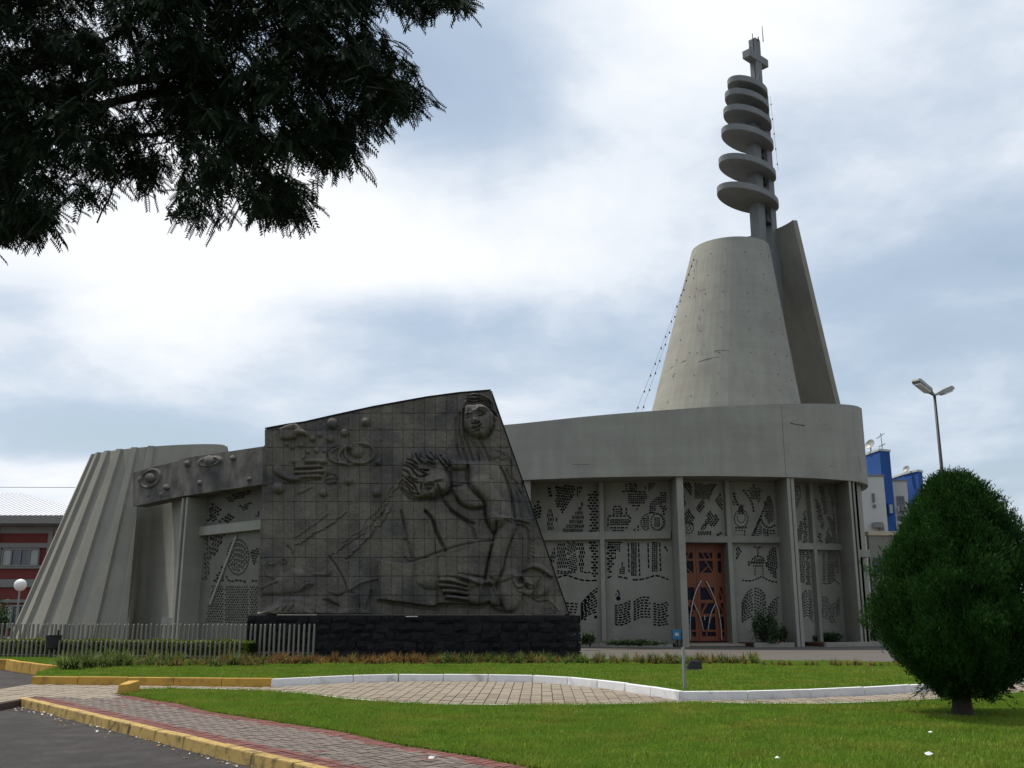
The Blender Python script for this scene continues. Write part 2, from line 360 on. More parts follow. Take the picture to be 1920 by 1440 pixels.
KNo = [p - Vector((-nd.y, nd.x, 0)) * .17 for p in KN]
cor = G(38, 1310)
kerb('kerb', 'chipped yellow kerb between the dark asphalt and the brick footpath', [([KNo[0], KNo[-1]], YELW, .012, .17, ROADZ - .02, .95), ([G(-40, 1326), KNo[0]], YELW, -.02, .17, ROADZ - .02, .8)])
# thin edging between path and near lawn
ed = MB(); LFo = inset(LF, .05)
ed.strip([[Vector((p.x, p.y, .03)) for p in LFo], [Vector((p.x, p.y, .03)) for p in LF]]); ed.strip([[Vector((p.x, p.y, -.02)) for p in LFo], [Vector((p.x, p.y, .03)) for p in LFo]])
tag(ed.build('path_edging', WHITEP), 'thin white edging strip between the pale path and near lawn', 'edging')
# island kerb at far left
isl = [G(x, y, 0) for x, y in [(-60, 1246), (8, 1247), (30, 1252), (97, 1260), (150, 1262)]]
kerb('kerb', 'small yellow kerb of the grass island by the dark bin', [(isl, YELP, .16, .16, ROADZ, 1.2)])
ISL = inset(isl, .16) + [G(190, 1238), G(-60, 1234)]
li = MB().prism(ISL, ROADZ, .15).build('lawn', TURF); li['kind'] = 'structure'

# yellow block
bx = thing('kerb_block', 'stubby yellow concrete block at the start of the grass edge', 'block', G(232, 1300))
p = G(219, 1301); 
MB().hexa([(p.x, p.y, -.03), (p.x + .22, p.y + .02, -.03), (p.x + .24, p.y + .55, -.03), (p.x - .01, p.y + .53, -.03)],
          [(p.x + .01, p.y + .02, .17), (p.x + .2, p.y + .05, .18), (p.x + .23, p.y + .52, .21), (p.x + .0, p.y + .50, .21)]).build('block_body', YELP, bx, bevel=.02)
bx2 = bx

# pavers
def paver_mesh(w, l, h, name):
    me = MB().hexa([(-w / 2, -l / 2, -h), (w / 2, -l / 2, -h), (w / 2, l / 2, -h), (-w / 2, l / 2, -h)],
                   [(-w / 2 + .005, -l / 2 + .005, 0), (w / 2 - .005, -l / 2 + .005, 0), (w / 2 - .005, l / 2 - .005, 0), (-w / 2 + .005, l / 2 - .005, 0)]).mesh(name); return me
def lay(items, parent, meshes, name, limit=300):
    """items: (x,y,ang,key). nearest ones are parts, the rest one joined part per material."""
    items.sort(key=lambda t: t[0] ** 2 + t[1] ** 2)
    seen = [t for t in items if t[1] > 9.5]
    first = set(id(t) for t in seen[:limit]); rest = {}
    for t in items:
        x, y, a, key = t; me = meshes[key]; z = random.uniform(-.004, .003)
        M_ = Matrix.Translation((x, y, z)) @ Matrix.Rotation(a, 4, 'Z') @ Matrix.Rotation(random.uniform(-.012, .012), 4, 'X') @ Matrix.Rotation(random.uniform(-.012, .012), 4, 'Y')
        if id(t) in first:
            o = bpy.data.objects.new(name, me); COL.objects.link(o); o.parent = parent; o.matrix_local = M_
        else:
            mb = rest.setdefault(me.materials[0].name, MB()); mb.add([M_ @ v.co for v in me.vertices], [tuple(p.vertices) for p in me.polygons])
    for k, mb in rest.items():
        mb.build(name, MATS[k], parent)['kind'] = 'stuff'
pm = paver_mesh(.192, .255, .05, 'paver'); pm.materials.append(PAVER)
pm2 = paver_mesh(.192, .185, .05, 'paver'); pm2.materials.append(PAVER)
items = []
P0 = G(850, 1300); aX = Vector((1.0, -.03, 0)).normalized(); aY = Vector((-aX.y, aX.x, 0))
ang = math.atan2(aX.y, aX.x)
for i in range(-80, 80):
    for k in range(-40, 60):
        q = P0 + aX * (i * .2) + aY * (k * .263 + (i % 2) * .13); items.append((q.x, q.y, ang, 0))
ok = inpoly([t[0] for t in items], [t[1] for t in items], PATH)
lay([t for t, o_ in zip(items, ok) if o_], path, [pm], 'paver')
bm_g = paver_mesh(.0935, .1935, .05, 'brick'); bm_g.materials.append(BRGR)
bm_r = paver_mesh(.0935, .1935, .05, 'brick'); bm_r.materials.append(BRRD)
items = []
kd = nd; kn = Vector((-kd.y, kd.x, 0)); ka = math.atan2(kd.y, kd.x)
LLd = [(p - KN[0]).dot(kn) for p in LL]; LLs = [(p - KN[0]).dot(kd) for p in LL]
for x in range(-40, 190):
    for y in range(3, 70):
        mm = (x - y) % 4
        if mm == 0: c = (x + 1, y + .5); a = ka + math.pi / 2
        elif mm == 2: c = (x + .5, y); a = ka
        else: continue
        q = KN[0] + kd * (c[0] * .1) + kn * (c[1] * .1)
        s_, t_ = c[0] * .1, c[1] * .1
        edge = np.interp(s_, LLs, LLd)
        if t_ > edge - .26: continue
        items.append((q.x, q.y, a, 1 if random.random() < .02 else 0))
for x in range(-40, 190):
    for t_ in (.1, .22):
        q = KN[0] + kd * (x * .1 + .05) + kn * (t_ + (-.0 if t_ < .15 else .0)); 
        if t_ < .15: items.append((q.x, q.y, ka + 0.0, 1))
    s_ = x * .1 + .05; e = np.interp(s_, LLs, LLd)
    if s_ > 1.0:
        q = KN[0] + kd * s_ + kn * (e - .12); items.append((q.x, q.y, ka, 1))
        if x % 2 == 0: q = KN[0] + kd * s_ + kn * (e - .27); items.append((q.x, q.y, ka + math.pi / 2, 1))
for x in range(-20, 95):
    q = KN[0] + kd * (x * .2) + kn * .255; items.append((q.x, q.y, ka + math.pi / 2, 1))
ok = inpoly([t[0] for t in items], [t[1] for t in items], WALK)
lay([t for t, o_ in zip(items, ok) if o_], walk, [bm_g, bm_r], 'brick')

# plaza paving joints are laid as slabs close to the church
# ------------------------------------------------------------------ grass
def blades(name, poly, n, h0, h1, w, zbase, m, pad=.0, label=None):
    P = np.array([(p[0], p[1]) for p in poly]); lo, hi = P.min(0), P.max(0)
    xs, ys = [], []; tot = 0
    while tot < n:
        X = RNG.uniform(lo[0], hi[0], n); Y = RNG.uniform(lo[1], hi[1], n)
        vis = inpoly(X, Y, poly) & (Y > 9.3) & (np.abs(X) < Y * .60 + 1)
        xs.append(X[vis]); ys.append(Y[vis]); tot += vis.sum()
    X = np.concatenate(xs)[:n]; Y = np.concatenate(ys)[:n]
    a = RNG.uniform(0, 2 * np.pi, n); ln = RNG.normal(0, .45, n); cl = .75 + .35 * np.sin(X * 2.1 + np.sin(Y * 1.7) * 2) * np.sin(Y * 2.7 + X)
    h = RNG.uniform(h0, h1, n) * cl; ww = w * RNG.uniform(.6, 1.3, n)
    V = np.zeros((n, 3, 3)); dx, dy = np.cos(a) * ww / 2, np.sin(a) * ww / 2
    V[:, 0] = np.stack([X - dx, Y - dy, np.full(n, zbase)], 1); V[:, 1] = np.stack([X + dx, Y + dy, np.full(n, zbase)], 1)
    V[:, 2] = np.stack([X - np.sin(a) * h * ln, Y + np.cos(a) * h * ln, zbase + h], 1)
    me = np_mesh(name, V.reshape(-1, 3), np.arange(3 * n).reshape(-1, 3)); o = link(name, me, m); tag(o, label, None, None, 'stuff'); return o
blades('grass', LAWN1, 260000, .03, .075, .014, .01, BLADE, label='short bright green grass of the near lawn')
blades('grass', LAWN2, 150000, .03, .07, .022, LAWNZ, BLADE, label='mown green grass between white kerb and relief wall')
blades('grass', ISL, 12000, .025, .06, .02, .15, BLADE, label='mown green grass of the small island by the bin')
# weeds, taller clumps and tiny pale bits scattered over the lawns
wv, wf, k0 = [], [], 0
mbw = MB(); mbs = MB()
for poly_, n_, zb_ in ((LAWN1, 260, .012), (LAWN2, 120, LAWNZ)):
    P_ = np.array([(p[0], p[1]) for p in poly_]); c_ = 0
    while c_ < n_:
        x, y = random.uniform(P_[:, 0].min(), P_[:, 0].max()), random.uniform(P_[:, 1].min(), P_[:, 1].max())
        if y < 9.3 or abs(x) > y * .6 + .5 or not inpoly([x], [y], poly_)[0]: continue
        c_ += 1
        for b_ in range(random.randint(8, 22)):
            a = random.uniform(0, 6.28); r_ = random.uniform(0, .09); h = random.uniform(.05, .12); w = random.uniform(.005, .010); qx, qy = x + r_ * math.cos(a), y + r_ * math.sin(a); lx, ly = random.gauss(0, .035), random.gauss(0, .035); a2 = random.uniform(0, 3.14)
            mbw.add([(qx - w * math.cos(a2), qy - w * math.sin(a2), zb_), (qx + w * math.cos(a2), qy + w * math.sin(a2), zb_), (qx + lx, qy + ly, zb_ + h)], [(0, 1, 2)])
        if c_ % 2 == 0:
            s_ = random.uniform(.006, .016); a = random.uniform(0, 6.28); mbs.add([(x + s_ * math.cos(a + j * 1.57), y + s_ * math.sin(a + j * 1.57) * .6, zb_ + .05 + random.uniform(0, .02)) for j in range(4)], [(0, 1, 2, 3)])
tag(mbw.build('weeds', BLADE), 'taller weed clumps scattered through the lawns', None, None, 'stuff'); tag(mbs.build('petals', DRYLEAF), 'tiny pale fallen bits scattered on the lawns', None, None, 'stuff')
# shaggy overhanging edges
eb = []
for P_, z_ in ((LL, .0), (LF, .01)):
    for i in range(len(P_) - 1):
        L_ = (P_[i + 1] - P_[i]).length
        for k in range(int(L_ * 160)):
            q = P_[i].lerp(P_[i + 1], random.random()); eb.append((q.x + random.gauss(0, .035), q.y + random.gauss(0, .035), z_))
mb = MB()
for x, y, z in eb:
    a = random.uniform(0, 6.28); h = random.uniform(.02, .075); w = .007; lx, ly = random.gauss(0, .03), random.gauss(0, .03)
    mb.add([(x - w * math.cos(a), y - w * math.sin(a), z - .01), (x + w * math.cos(a), y + w * math.sin(a), z - .01), (x + lx, y + ly, z + h)], [(0, 1, 2)])
o = mb.build('grass', BLADE); tag(o, 'ragged grass fringe along the lawn edges', None, None, 'stuff')
# ------------------------------------------------------------------ church: drum, fascia, bays
church = thing('church', 'grey concrete church with pierced wall panels, ribbed cone and conical bell tower', 'church', (8, 50, 0))
FZ = 7.1                                                     # underside of the roof band
def atz(px, py, z): return G(px, py, z)
band_pix = [(979, 900), (1040, 897.6), (1110, 895), (1190, 893.4), (1280, 892.5), (1340, 892.3), (1445, 893.8), (1484, 894.8), (1524, 896.4), (1560, 898.5), (1590, 900.9), (1611, 903.6), (1622, 906.5), (1628, 910)]
bandf = [atz(x, y, FZ) for x, y in band_pix]
bandf = smooth_path(bandf, 3)
# carry the curve on round the back
e = bandf[-1]
right_back = [Vector((e.x + .45, e.y + 1.6, FZ)), Vector((e.x + .55, e.y + 4, FZ)), Vector((16.4, 53.5, FZ)), Vector((14.2, 58, FZ)), Vector((9.5, 61, FZ)), Vector((4, 61.5, FZ)), Vector((-4, 59, FZ)), Vector((-8.6, 55, FZ)), Vector((-10.2, 49, FZ))]
left_front = [Vector((-9.0, 44.0, FZ)), Vector((-6, 43.4, FZ)), Vector((-3, 42.9, FZ))]
ring = left_front + bandf + smooth_path([bandf[-1]] + right_back, 4)[1:]
def ztop(x, y): return 9.62 + .0625 * x + .035 * (y - 42.3)
def ring_in(P, d):
    n = len(P); out = []
    for i in range(n):
        t = (P[(i + 1) % n] - P[i - 1]); t.z = 0; t.normalize(); out.append(P[i] + Vector((-t.y, t.x, 0)) * d)
    return out
rin = ring_in(ring, .25)
ji = min(range(len(ring)), key=lambda i: abs(ring[i].x / ring[i].y - .2880) + (0 if ring[i].y < 45 else 9))   # vertical joint near px 1477
def band(i0, i1, name):
    mb = MB(); idx = list(range(i0, i1 + 1))
    o_ = [ring[i % len(ring)].copy() for i in idx]; n_ = [rin[i % len(ring)].copy() for i in idx]
    g = .018
    o_[0] = o_[0].lerp(o_[1], min(.4, g / max(.01, (o_[1] - o_[0]).length))); n_[0] = n_[0].lerp(n_[1], min(.4, g / max(.01, (n_[1] - n_[0]).length)))
    zt = lambda p: ztop(p.x, p.y)
    rows = [[(p.x, p.y, FZ) for p in n_], [(p.x, p.y, FZ) for p in o_], [(p.x, p.y, zt(p)) for p in o_], [(p.x, p.y, zt(p)) for p in n_], [(p.x, p.y, FZ) for p in n_]]
    mb.strip(rows)
    for k in (0, -1): mb.add([rows[0][k], rows[1][k], rows[2][k], rows[3][k]], [(0, 1, 2, 3)])
    mb.build(name, CONC, church, smooth=False, normals=True)
band(0, ji, 'roof_band'); band(ji, len(ring), 'roof_band')
# dark thin drip line/soffit and roof deck
MB().add([(p.x, p.y, FZ + .05) for p in ring_in(ring, .12)], [tuple(range(len(ring)))]).build('soffit', CONCD, church)
MB().add([(p.x, p.y, ztop(p.x, p.y) - .25) for p in ring_in(ring, .12)], [tuple(range(len(ring)))]).build('roof', CONCD, church)
# back and side wall under the band (everything beyond the last bay)
w0 = next(i for i in range(len(ring)) if (ring[i] - atz(1611, 903.6, FZ)).length < .2)
wi, wj = ring_in(ring, .32), ring_in(ring, .62)
mb = MB(); o_ = wi[w0 + 2:] + wi[:4]; n_ = wj[w0 + 2:] + wj[:4]
mb.strip([[(p.x, p.y, 0) for p in o_], [(p.x, p.y, FZ + .04) for p in o_]]); mb.strip([[(p.x, p.y, FZ + .04) for p in n_], [(p.x, p.y, 0) for p in n_]])
mb.build('rear_wall', CONCD, church)
# crack stains on the band
def surf_line(pts, A_off=.012, w=.02, m=CRACK, parent=None, name='crack_stain'):
    pass

# fins: front edge at (px top), recess depth
def fin(pxl, pxr, pyr, depth, name='fin', skew=0.0, zb=0.0):
    a = atz(pxl, pyr, FZ); b = atz(pxr, pyr, FZ)
    d = (b - a); d.z = 0; d.normalize(); n = Vector((-d.y, d.x, 0))
    a += n * .03; b += n * .03
    mb = MB().hexa([(*a.xy, zb), (*b.xy, zb), (*(b + n * depth).xy, zb), (*(a + n * depth).xy, zb)], [(*a.xy, FZ + .03), (*b.xy, FZ + .03), (*(b + n * depth).xy, FZ + .03), (*(a + n * depth).xy, FZ + .03)])
    mb.build(name, CONC, church, bevel=.012)
    return a, b, a + n * depth, b + n * depth
f0 = fin(983, 995, 900.5, 1.9); f1 = fin(1268, 1280.5, 893.5, 1.85)
f2 = fin(1475, 1481, 895, 1.95); f2b = fin(1482.2, 1488.5, 895.4, 1.95)
f3 = fin(1591, 1595.5, 901.4, 1.9); f3b = fin(1598.5, 1602, 902.8, 1.7)
PA = (f0[3], f1[2]); PB = (f1[3], f2[2]); PCn = (f2b[3], f3[2])
def shift(P, d):
    t = (P[1] - P[0]); t.z = 0; t.normalize(); n = Vector((-t.y, t.x, 0)); return (P[0] + n * d, P[1] + n * d)

# ---- pierced panels: holes listed in photo pixels, cut through a real plate
HOLES = []
def grid(poly, dx, dy, w, h, ang=0.0, brick=False, jit=0.0, diamond=False, alt=0.0):
    P = np.array(poly, float); c = P.mean(0); r = np.hypot(*(P - c).T).max() + max(dx, dy); out = []; ca, sa = math.cos(ang), math.sin(ang)
    nx, ny = int(r / dx) + 1, int(r / dy) + 1
    for j in range(-ny, ny + 1):
        for i in range(-nx, nx + 1):
            x, y = (i + (.5 if brick and j % 2 else 0)) * dx, j * dy
            cx, cy = c[0] + x * ca - y * sa, c[1] + x * sa + y * ca
            if jit: cx += random.uniform(-jit, jit); cy += random.uniform(-jit, jit)
            k = (w * .53, h * .52) if diamond else (min(w * .68, dx * .425), min(h * .62, dy * .425)); sh = [(-k[0], 0), (0, -k[1]), (k[0], 0), (0, k[1])] if diamond else [(-k[0], -k[1]), (k[0], -k[1]), (k[0], k[1]), (-k[0], k[1])]
            q0_, q1_ = random.uniform(.86, 1.12), random.uniform(.86, 1.1); sh = [(x_ * q0_, y_ * q1_) for x_, y_ in sh]
            if not jit: cx += random.uniform(-.05, .05) * dx; cy += random.uniform(-.05, .05) * dy
            a2 = ang + random.gauss(0, .05) + (alt if (i + j) % 2 else -alt); c2, s2 = math.cos(a2), math.sin(a2)
            q = [(cx + x_ * c2 - y_ * s2, cy + x_ * s2 + y_ * c2) for x_, y_ in sh]
            if inpoly([cx], [cy], poly)[0]: out.append(q)
    return out
def dash(pts, L, gap, w):
    P = [np.array(p, float) for p in pts]; cum = [0]
    for i in range(len(P) - 1): cum.append(cum[-1] + np.hypot(*(P[i + 1] - P[i])))
    def at(s):
        for i in range(len(P) - 1):
            if s <= cum[i + 1] + 1e-6: return P[i] + (P[i + 1] - P[i]) * ((s - cum[i]) / max(1e-6, cum[i + 1] - cum[i]))
        return P[-1]
    out = []; s = 0
    while s < cum[-1] - L * .5:
        l_ = L * random.uniform(.75, 1.2); a, b = at(s), at(min(s + l_, cum[-1])); t = b - a; n_ = np.hypot(*t)
        if n_ > 2:
            t /= n_; n = np.array([-t[1], t[0]]) * w * .64; out.append([tuple(a - n), tuple(b - n), tuple(b + n), tuple(a + n)])
        s += l_ + gap
    return out
def curve(pts, n=5): return [tuple(p.xy) for p in smooth_path([Vector((*p, 0)) for p in pts], n)]
def rows(fs, n, L, gap, w):      # fs: control points as (x, y, dy per row)
    out = []
    for k in range(n): out += dash(curve([(x, y + d * k) for x, y, d in fs]), L * random.uniform(.8, 1.2), gap, w)
    return out
def ringh(cx, cy, rx, ry, n, w, l, a0=0):
    out = []
    for k in range(n):
        a = a0 + 2 * math.pi * k / n; c, s = math.cos(a), math.sin(a); da = .36 * 2 * math.pi / n
        q = []
        for r_, d_ in ((1, -da), (1, da), (1 + l, da), (1 + l, -da)): q.append((cx + rx * r_ * math.cos(a + d_), cy + ry * r_ * math.sin(a + d_)))
        out.append(q)
    return out
def circ(cx, cy, r, n=10): return [[(cx + r * math.cos(2 * math.pi * k / n), cy + r * math.sin(2 * math.pi * k / n)) for k in range(n)]]

def bayA_left():
    h = grid([(330, 180), (470, 180), (465, 290), (435, 320), (380, 415), (325, 340), (330, 250)], 19, 20, 13, 13, .12, True, 1.5)
    h += dash([(283, 188), (278, 240), (296, 300)], 17, 9, 19)
    h += grid([(488, 168), (526, 168), (520, 255), (490, 285)], 14, 27, 7, 20)
    h += grid([(148, 380), (210, 285), (217, 455), (170, 470)], 23, 22, 16, 14, -.35, True)
    h += grid([(264, 355), (303, 390), (314, 440), (314, 548), (264, 548)], 16, 33, 8, 26, 0, True) + dash([(333, 440), (333, 490)], 40, 8, 9)
    h += grid([(372, 549), (530, 322), (537, 549)], 15, 33, 8, 27, 0, True)
    h += grid([(574, 262), (636, 225), (636, 549), (581, 549)], 29, 21, 23, 12, 0, True)
    h += grid([(276, 790), (322, 632), (322, 790)], 15, 30, 8, 22, .15, True)
    h += grid([(334, 620), (410, 620), (400, 700), (420, 760), (410, 832), (334, 832)], 15, 27, 8, 21, 0, True)
    h += grid([(412, 622), (487, 622), (487, 690), (425, 735), (405, 690)], 15, 22, 8, 16, .6, True)
    h += grid([(425, 745), (487, 700), (487, 832), (415, 832)], 20, 16, 14, 8, .25, True)
    h += rows([(338, 842, 17), (408, 850, 12), (487, 830, 17)], 2, 20, 6, 9)
    h += grid([(498, 620), (543, 620), (543, 790), (520, 845), (498, 790)], 15, 30, 8, 23, 0, True)
    h += grid([(588, 620), (645, 620), (645, 892), (596, 892)], 29, 21, 22, 12, 0, True)
    h += dash(curve([(292, 795), (318, 830)]), 16, 7, 9) + dash(curve([(512, 842), (570, 858), (588, 850)]), 20, 7, 9)
    h += dash(curve([(340, 893), (405, 873), (462, 893), (532, 912), (600, 915), (650, 910)]), 36, 9, 10)
    h += rows([(396, 1084, 22), (440, 1086, 22), (492, 1090, 22)], 5, 27, 8, 10)
    h += rows([(516, 1092, 15), (560, 1040, 17), (600, 1000, 20), (640, 972, 22)], 9, 27, 7, 10)
    h += circ(548, 1205, 11, 5) + circ(627, 1188, 13, 8)
    return h
def bayA_right():
    h = grid([(876, 264), (1013, 264), (1000, 334), (876, 334)], 16, 16, 10, 10)
    h += dash([(824, 246), (1006, 250)], 24, 7, 10) + dash([(856, 186), (856, 238)], 26, 7, 8) + dash([(931, 190), (931, 238)], 26, 7, 8) + dash([(1000, 172), (1000, 240)], 26, 6, 8) + dash([(872, 189), (928, 189)], 24, 6, 8)
    h += grid([(872, 205), (926, 205), (926, 240), (872, 240)], 16, 16, 10, 10) + grid([(1016, 165), (1090, 165), (1050, 220), (1018, 265)], 15, 16, 9, 9)
    h += dash([(900, 352), (968, 352)], 24, 7, 10) + dash([(938, 366), (938, 392)], 26, 6, 8)
    h += dash([(762, 358), (828, 358)], 24, 7, 9) + dash([(763, 368), (763, 422)], 24, 7, 9) + dash([(823, 368), (823, 422)], 24, 7, 9) + dash([(722, 430), (892, 430)], 24, 7, 10) + dash([(720, 442), (720, 524)], 26, 8, 9) + dash([(736, 518), (866, 518)], 24, 7, 10) + dash([(857, 366), (857, 420)], 24, 7, 9)
    h += grid([(736, 448), (884, 448), (868, 504), (736, 504)], 16, 16, 10, 10) + grid([(776, 366), (818, 366), (818, 424), (776, 424)], 15, 16, 9, 10) + grid([(762, 526), (834, 526), (834, 552), (762, 552)], 18, 14, 11, 10)
    h += grid([(1026, 405), (1030, 335), (1085, 285), (1156, 265), (1156, 334), (1085, 348), (1070, 405)], 16, 16, 10, 10) + dash([(1108, 258), (1156, 258)], 20, 7, 10) + dash([(1102, 358), (1156, 358)], 24, 7, 9)
    h += grid([(1114, 370), (1156, 366), (1150, 435), (1125, 405)], 20, 19, 13, 13, .3, True)
    h += ringh(1057, 478, 84, 68, 30, 0, .13) + grid([(985, 450), (1022, 425), (1026, 530), (988, 510)], 15, 15, 9, 9) + ringh(1088, 475, 42, 56, 18, 0, .22) + grid([(1068, 440), (1108, 440), (1112, 510), (1068, 510)], 15, 15, 9, 9)
    h += dash([(946, 500), (946, 550)], 20, 8, 9) + dash([(886, 436), (882, 492)], 16, 8, 12) + dash([(920, 525), (915, 550)], 20, 5, 9)
    h += grid([(706, 624), (828, 624), (812, 668), (798, 718), (786, 668), (706, 664)], 16, 16, 10, 10) + grid([(706, 668), (772, 668), (764, 800), (738, 855), (708, 855)], 32, 20, 25, 12, 0, True) + dash([(776, 672), (772, 765)], 24, 7, 8)
    for x0, x1, y1 in ((872, 878, 872), (948, 958, 880), (1020, 1026, 842), (1107, 1115, 845)): h += dash([(x0, 630), (x1, y1)], 30, 7, 9)
    h += grid([(886, 624), (934, 624), (940, 882), (894, 882)], 15, 15, 10, 10) + grid([(1040, 624), (1096, 624), (1098, 848), (1046, 848)], 15, 15, 10, 10) + grid([(836, 745), (844, 872), (798, 872)], 14, 15, 9, 10)
    h += [[(1140, 665), (1150, 650), (1160, 665), (1150, 682)], [(1154, 685), (1162, 672), (1170, 688), (1162, 700)]]
    h += dash(curve([(714, 894), (746, 882)]), 30, 5, 10) + dash(curve([(795, 884), (840, 893), (884, 902)]), 36, 9, 10) + dash(curve([(903, 909), (970, 906), (1030, 890), (1080, 876), (1130, 890), (1174, 908)]), 36, 9, 10)
    h += rows([(770, 1104, 17), (825, 1096, 19), (888, 1066, 19)], 9, 25, 7, 10) + rows([(912, 1078, 19), (970, 1040, 21), (1040, 1044, 21)], 8, 25, 7, 10) + rows([(1060, 1084, 20), (1110, 1098, 19), (1176, 1070, 21)], 9, 25, 7, 10)
    h += [[(782, 990), (795, 984), (808, 1004), (808, 1028), (798, 1026), (797, 1008)]] + circ(797, 1048, 18) + circ(780, 1020, 7, 6)
    return h
def bayB_left():
    h = []
    D = dict(brick=True, diamond=True)
    h += grid([(76, 145), (132, 155), (150, 270), (76, 185)], 19, 13, 16, 20, 0, **D) + grid([(160, 150), (230, 190), (312, 170), (268, 290), (160, 288)], 13, 9, 11, 13, 0, **D)
    h += grid([(300, 300), (378, 205), (382, 390)], 20, 14, 17, 21, 0, **D) + grid([(172, 360), (215, 290), (240, 310), (196, 395)], 19, 13, 17, 20, 0, **D)
    h += grid([(78, 400), (115, 342), (158, 400), (152, 490), (112, 455), (78, 445)], 20, 14, 17, 21, 0, **D) + ringh(118, 494, 30, 32, 13, 0, .3) + ringh(118, 494, 12, 13, 7, 0, .6)
    h += grid([(225, 480), (265, 350), (340, 440), (300, 495), (270, 470)], 20, 14, 17, 21, 0, **D) + dash(curve([(208, 505), (230, 465), (250, 470)]), 14, 5, 13) + dash(curve([(225, 500), (245, 485)]), 10, 4, 9) + dash([(184, 524), (280, 522)], 12, 5, 12) + dash([(184, 538), (280, 536)], 14, 5, 8)
    h += grid([(312, 545), (388, 462), (388, 545)], 22, 18, 14, 13, -.6, True) + grid([(76, 255), (104, 310), (78, 340)], 18, 14, 15, 20, 0, **D) + grid([(270, 235), (305, 165), (318, 190), (285, 245)], 17, 12, 14, 17, 0, **D)
    return h
def bayB_right():
    h = grid([(470, 390), (490, 295), (515, 390)], 13, 15, 8, 10, 0, True) + rows([(470, 335, 18), (490, 333, 18), (515, 335, 18)], 3, 12, 5, 8) + ringh(492, 425, 44, 56, 20, 0, .2) + ringh(492, 415, 26, 36, 12, 0, .25)
    h += dash([(448, 492), (538, 490)], 17, 6, 10) + dash([(448, 511), (520, 509)], 15, 6, 6) + dash([(517, 515), (515, 545)], 14, 6, 8)
    h += dash(curve([(505, 222), (545, 270), (572, 325), (580, 378)]), 17, 7, 11) + dash(curve([(612, 310), (630, 275)]), 17, 6, 7)
    h += dash([(528, 226), (645, 230)], 12, 5, 9) + dash([(545, 208), (632, 212)], 10, 5, 7) + dash([(580, 165), (580, 205)], 12, 5, 10) + grid([(548, 240), (630, 240), (615, 285), (565, 285)], 11, 11, 7, 7)
    h += dash([(570, 548), (640, 395), (688, 265)], 14, 6, 13) + dash([(690, 265), (712, 330)], 14, 6, 11)
    for k in range(9): h += dash([(608 - k * 4.5, 440 + k * 13), (645 - k * 1, 440 + k * 13)], 26, 5, 6)
    h += grid([(655, 310), (690, 285), (726, 345), (722, 430), (690, 470), (662, 420)], 14, 13, 9, 8, 0, True) + dash(curve([(632, 430), (655, 472), (695, 492), (735, 470)]), 14, 5, 10)
    h += dash([(682, 500), (682, 560)], 14, 6, 11) + dash([(694, 512), (735, 512)], 16, 5, 10) + dash([(694, 532), (740, 530)], 20, 5, 6) + grid([(650, 500), (672, 500), (672, 555), (650, 555)], 11, 13, 8, 8)
    h += dash(curve([(438, 240), (448, 285), (468, 330)]), 14, 6, 15) + dash([(434, 300), (444, 330)], 12, 6, 9)
    D = dict(brick=True, diamond=True)
    h += grid([(452, 608), (498, 660), (460, 715)], 19, 15, 16, 22, 0, **D)
    h += dash(curve([(580, 625), (608, 634), (640, 625)]), 14, 5, 9) + dash([(610, 640), (612, 692)], 9, 5, 9)
    h += dash(curve([(565, 735), (578, 708), (612, 692), (648, 708), (660, 735)]), 14, 5, 9) + grid([(580, 712), (645, 712), (652, 735), (574, 735)], 12, 10, 9, 6) + dash([(558, 742), (668, 742)], 16, 5, 9) + dash([(576, 762), (652, 762)], 11, 5, 12)
    h += dash([(548, 730), (548, 772)], 12, 5, 13) + dash([(676, 735), (676, 772)], 12, 5, 10) + ringh(590, 812, 5, 11, 6, 0, .9) + ringh(646, 812, 5, 11, 6, 0, .9) + dash([(590, 775), (590, 795)], 10, 5, 7) + dash([(646, 775), (646, 795)], 10, 5, 7)
    h += grid([(660, 760), (698, 632), (748, 632), (748, 850), (720, 840)], 16, 17, 10, 12, .35, True)
    h += dash(curve([(500, 865), (560, 868), (600, 856), (640, 838), (672, 858), (700, 870), (752, 879)]), 17, 6, 9)
    h += rows([(496, 1030, 15), (530, 958, 20), (576, 926, 21)], 10, 16, 6, 9) + rows([(586, 920, 22), (630, 934, 23), (668, 985, 20)], 10, 16, 6, 9) + rows([(684, 1062, 17), (720, 1012, 20), (757, 986, 18)], 7, 15, 6, 9)
    return h
def bayC_left():
    h = ringh(886, 247, 25, 58, 18, 0, .22) + ringh(886, 215, 8, 14, 6, 0, .8) + ringh(886, 272, 9, 14, 6, 0, .8) + grid([(862, 316), (904, 316), (876, 390)], 8, 9, 5, 5)
    h += grid([(872, 560), (915, 420), (930, 470), (925, 590), (885, 584)], 11, 15, 8, 10, .3, True) + grid([(930, 595), (938, 370), (960, 310), (985, 470), (1003, 590)], 14, 18, 10, 12, .05, True, 1.0)
    h += rows([(888, 652, 13), (918, 654, 13), (948, 656, 13)], 18, 15, 4, 7) + grid([(952, 648), (1008, 655), (1006, 830), (985, 905), (955, 905)], 13, 17, 8, 12, .12, True)
    h += rows([(904, 1012, 15), (935, 952, 19), (965, 934, 20)], 10, 14, 5, 8) + rows([(972, 934, 20), (1000, 968, 21), (1022, 1012, 17)], 10, 13, 5, 8)
    return h
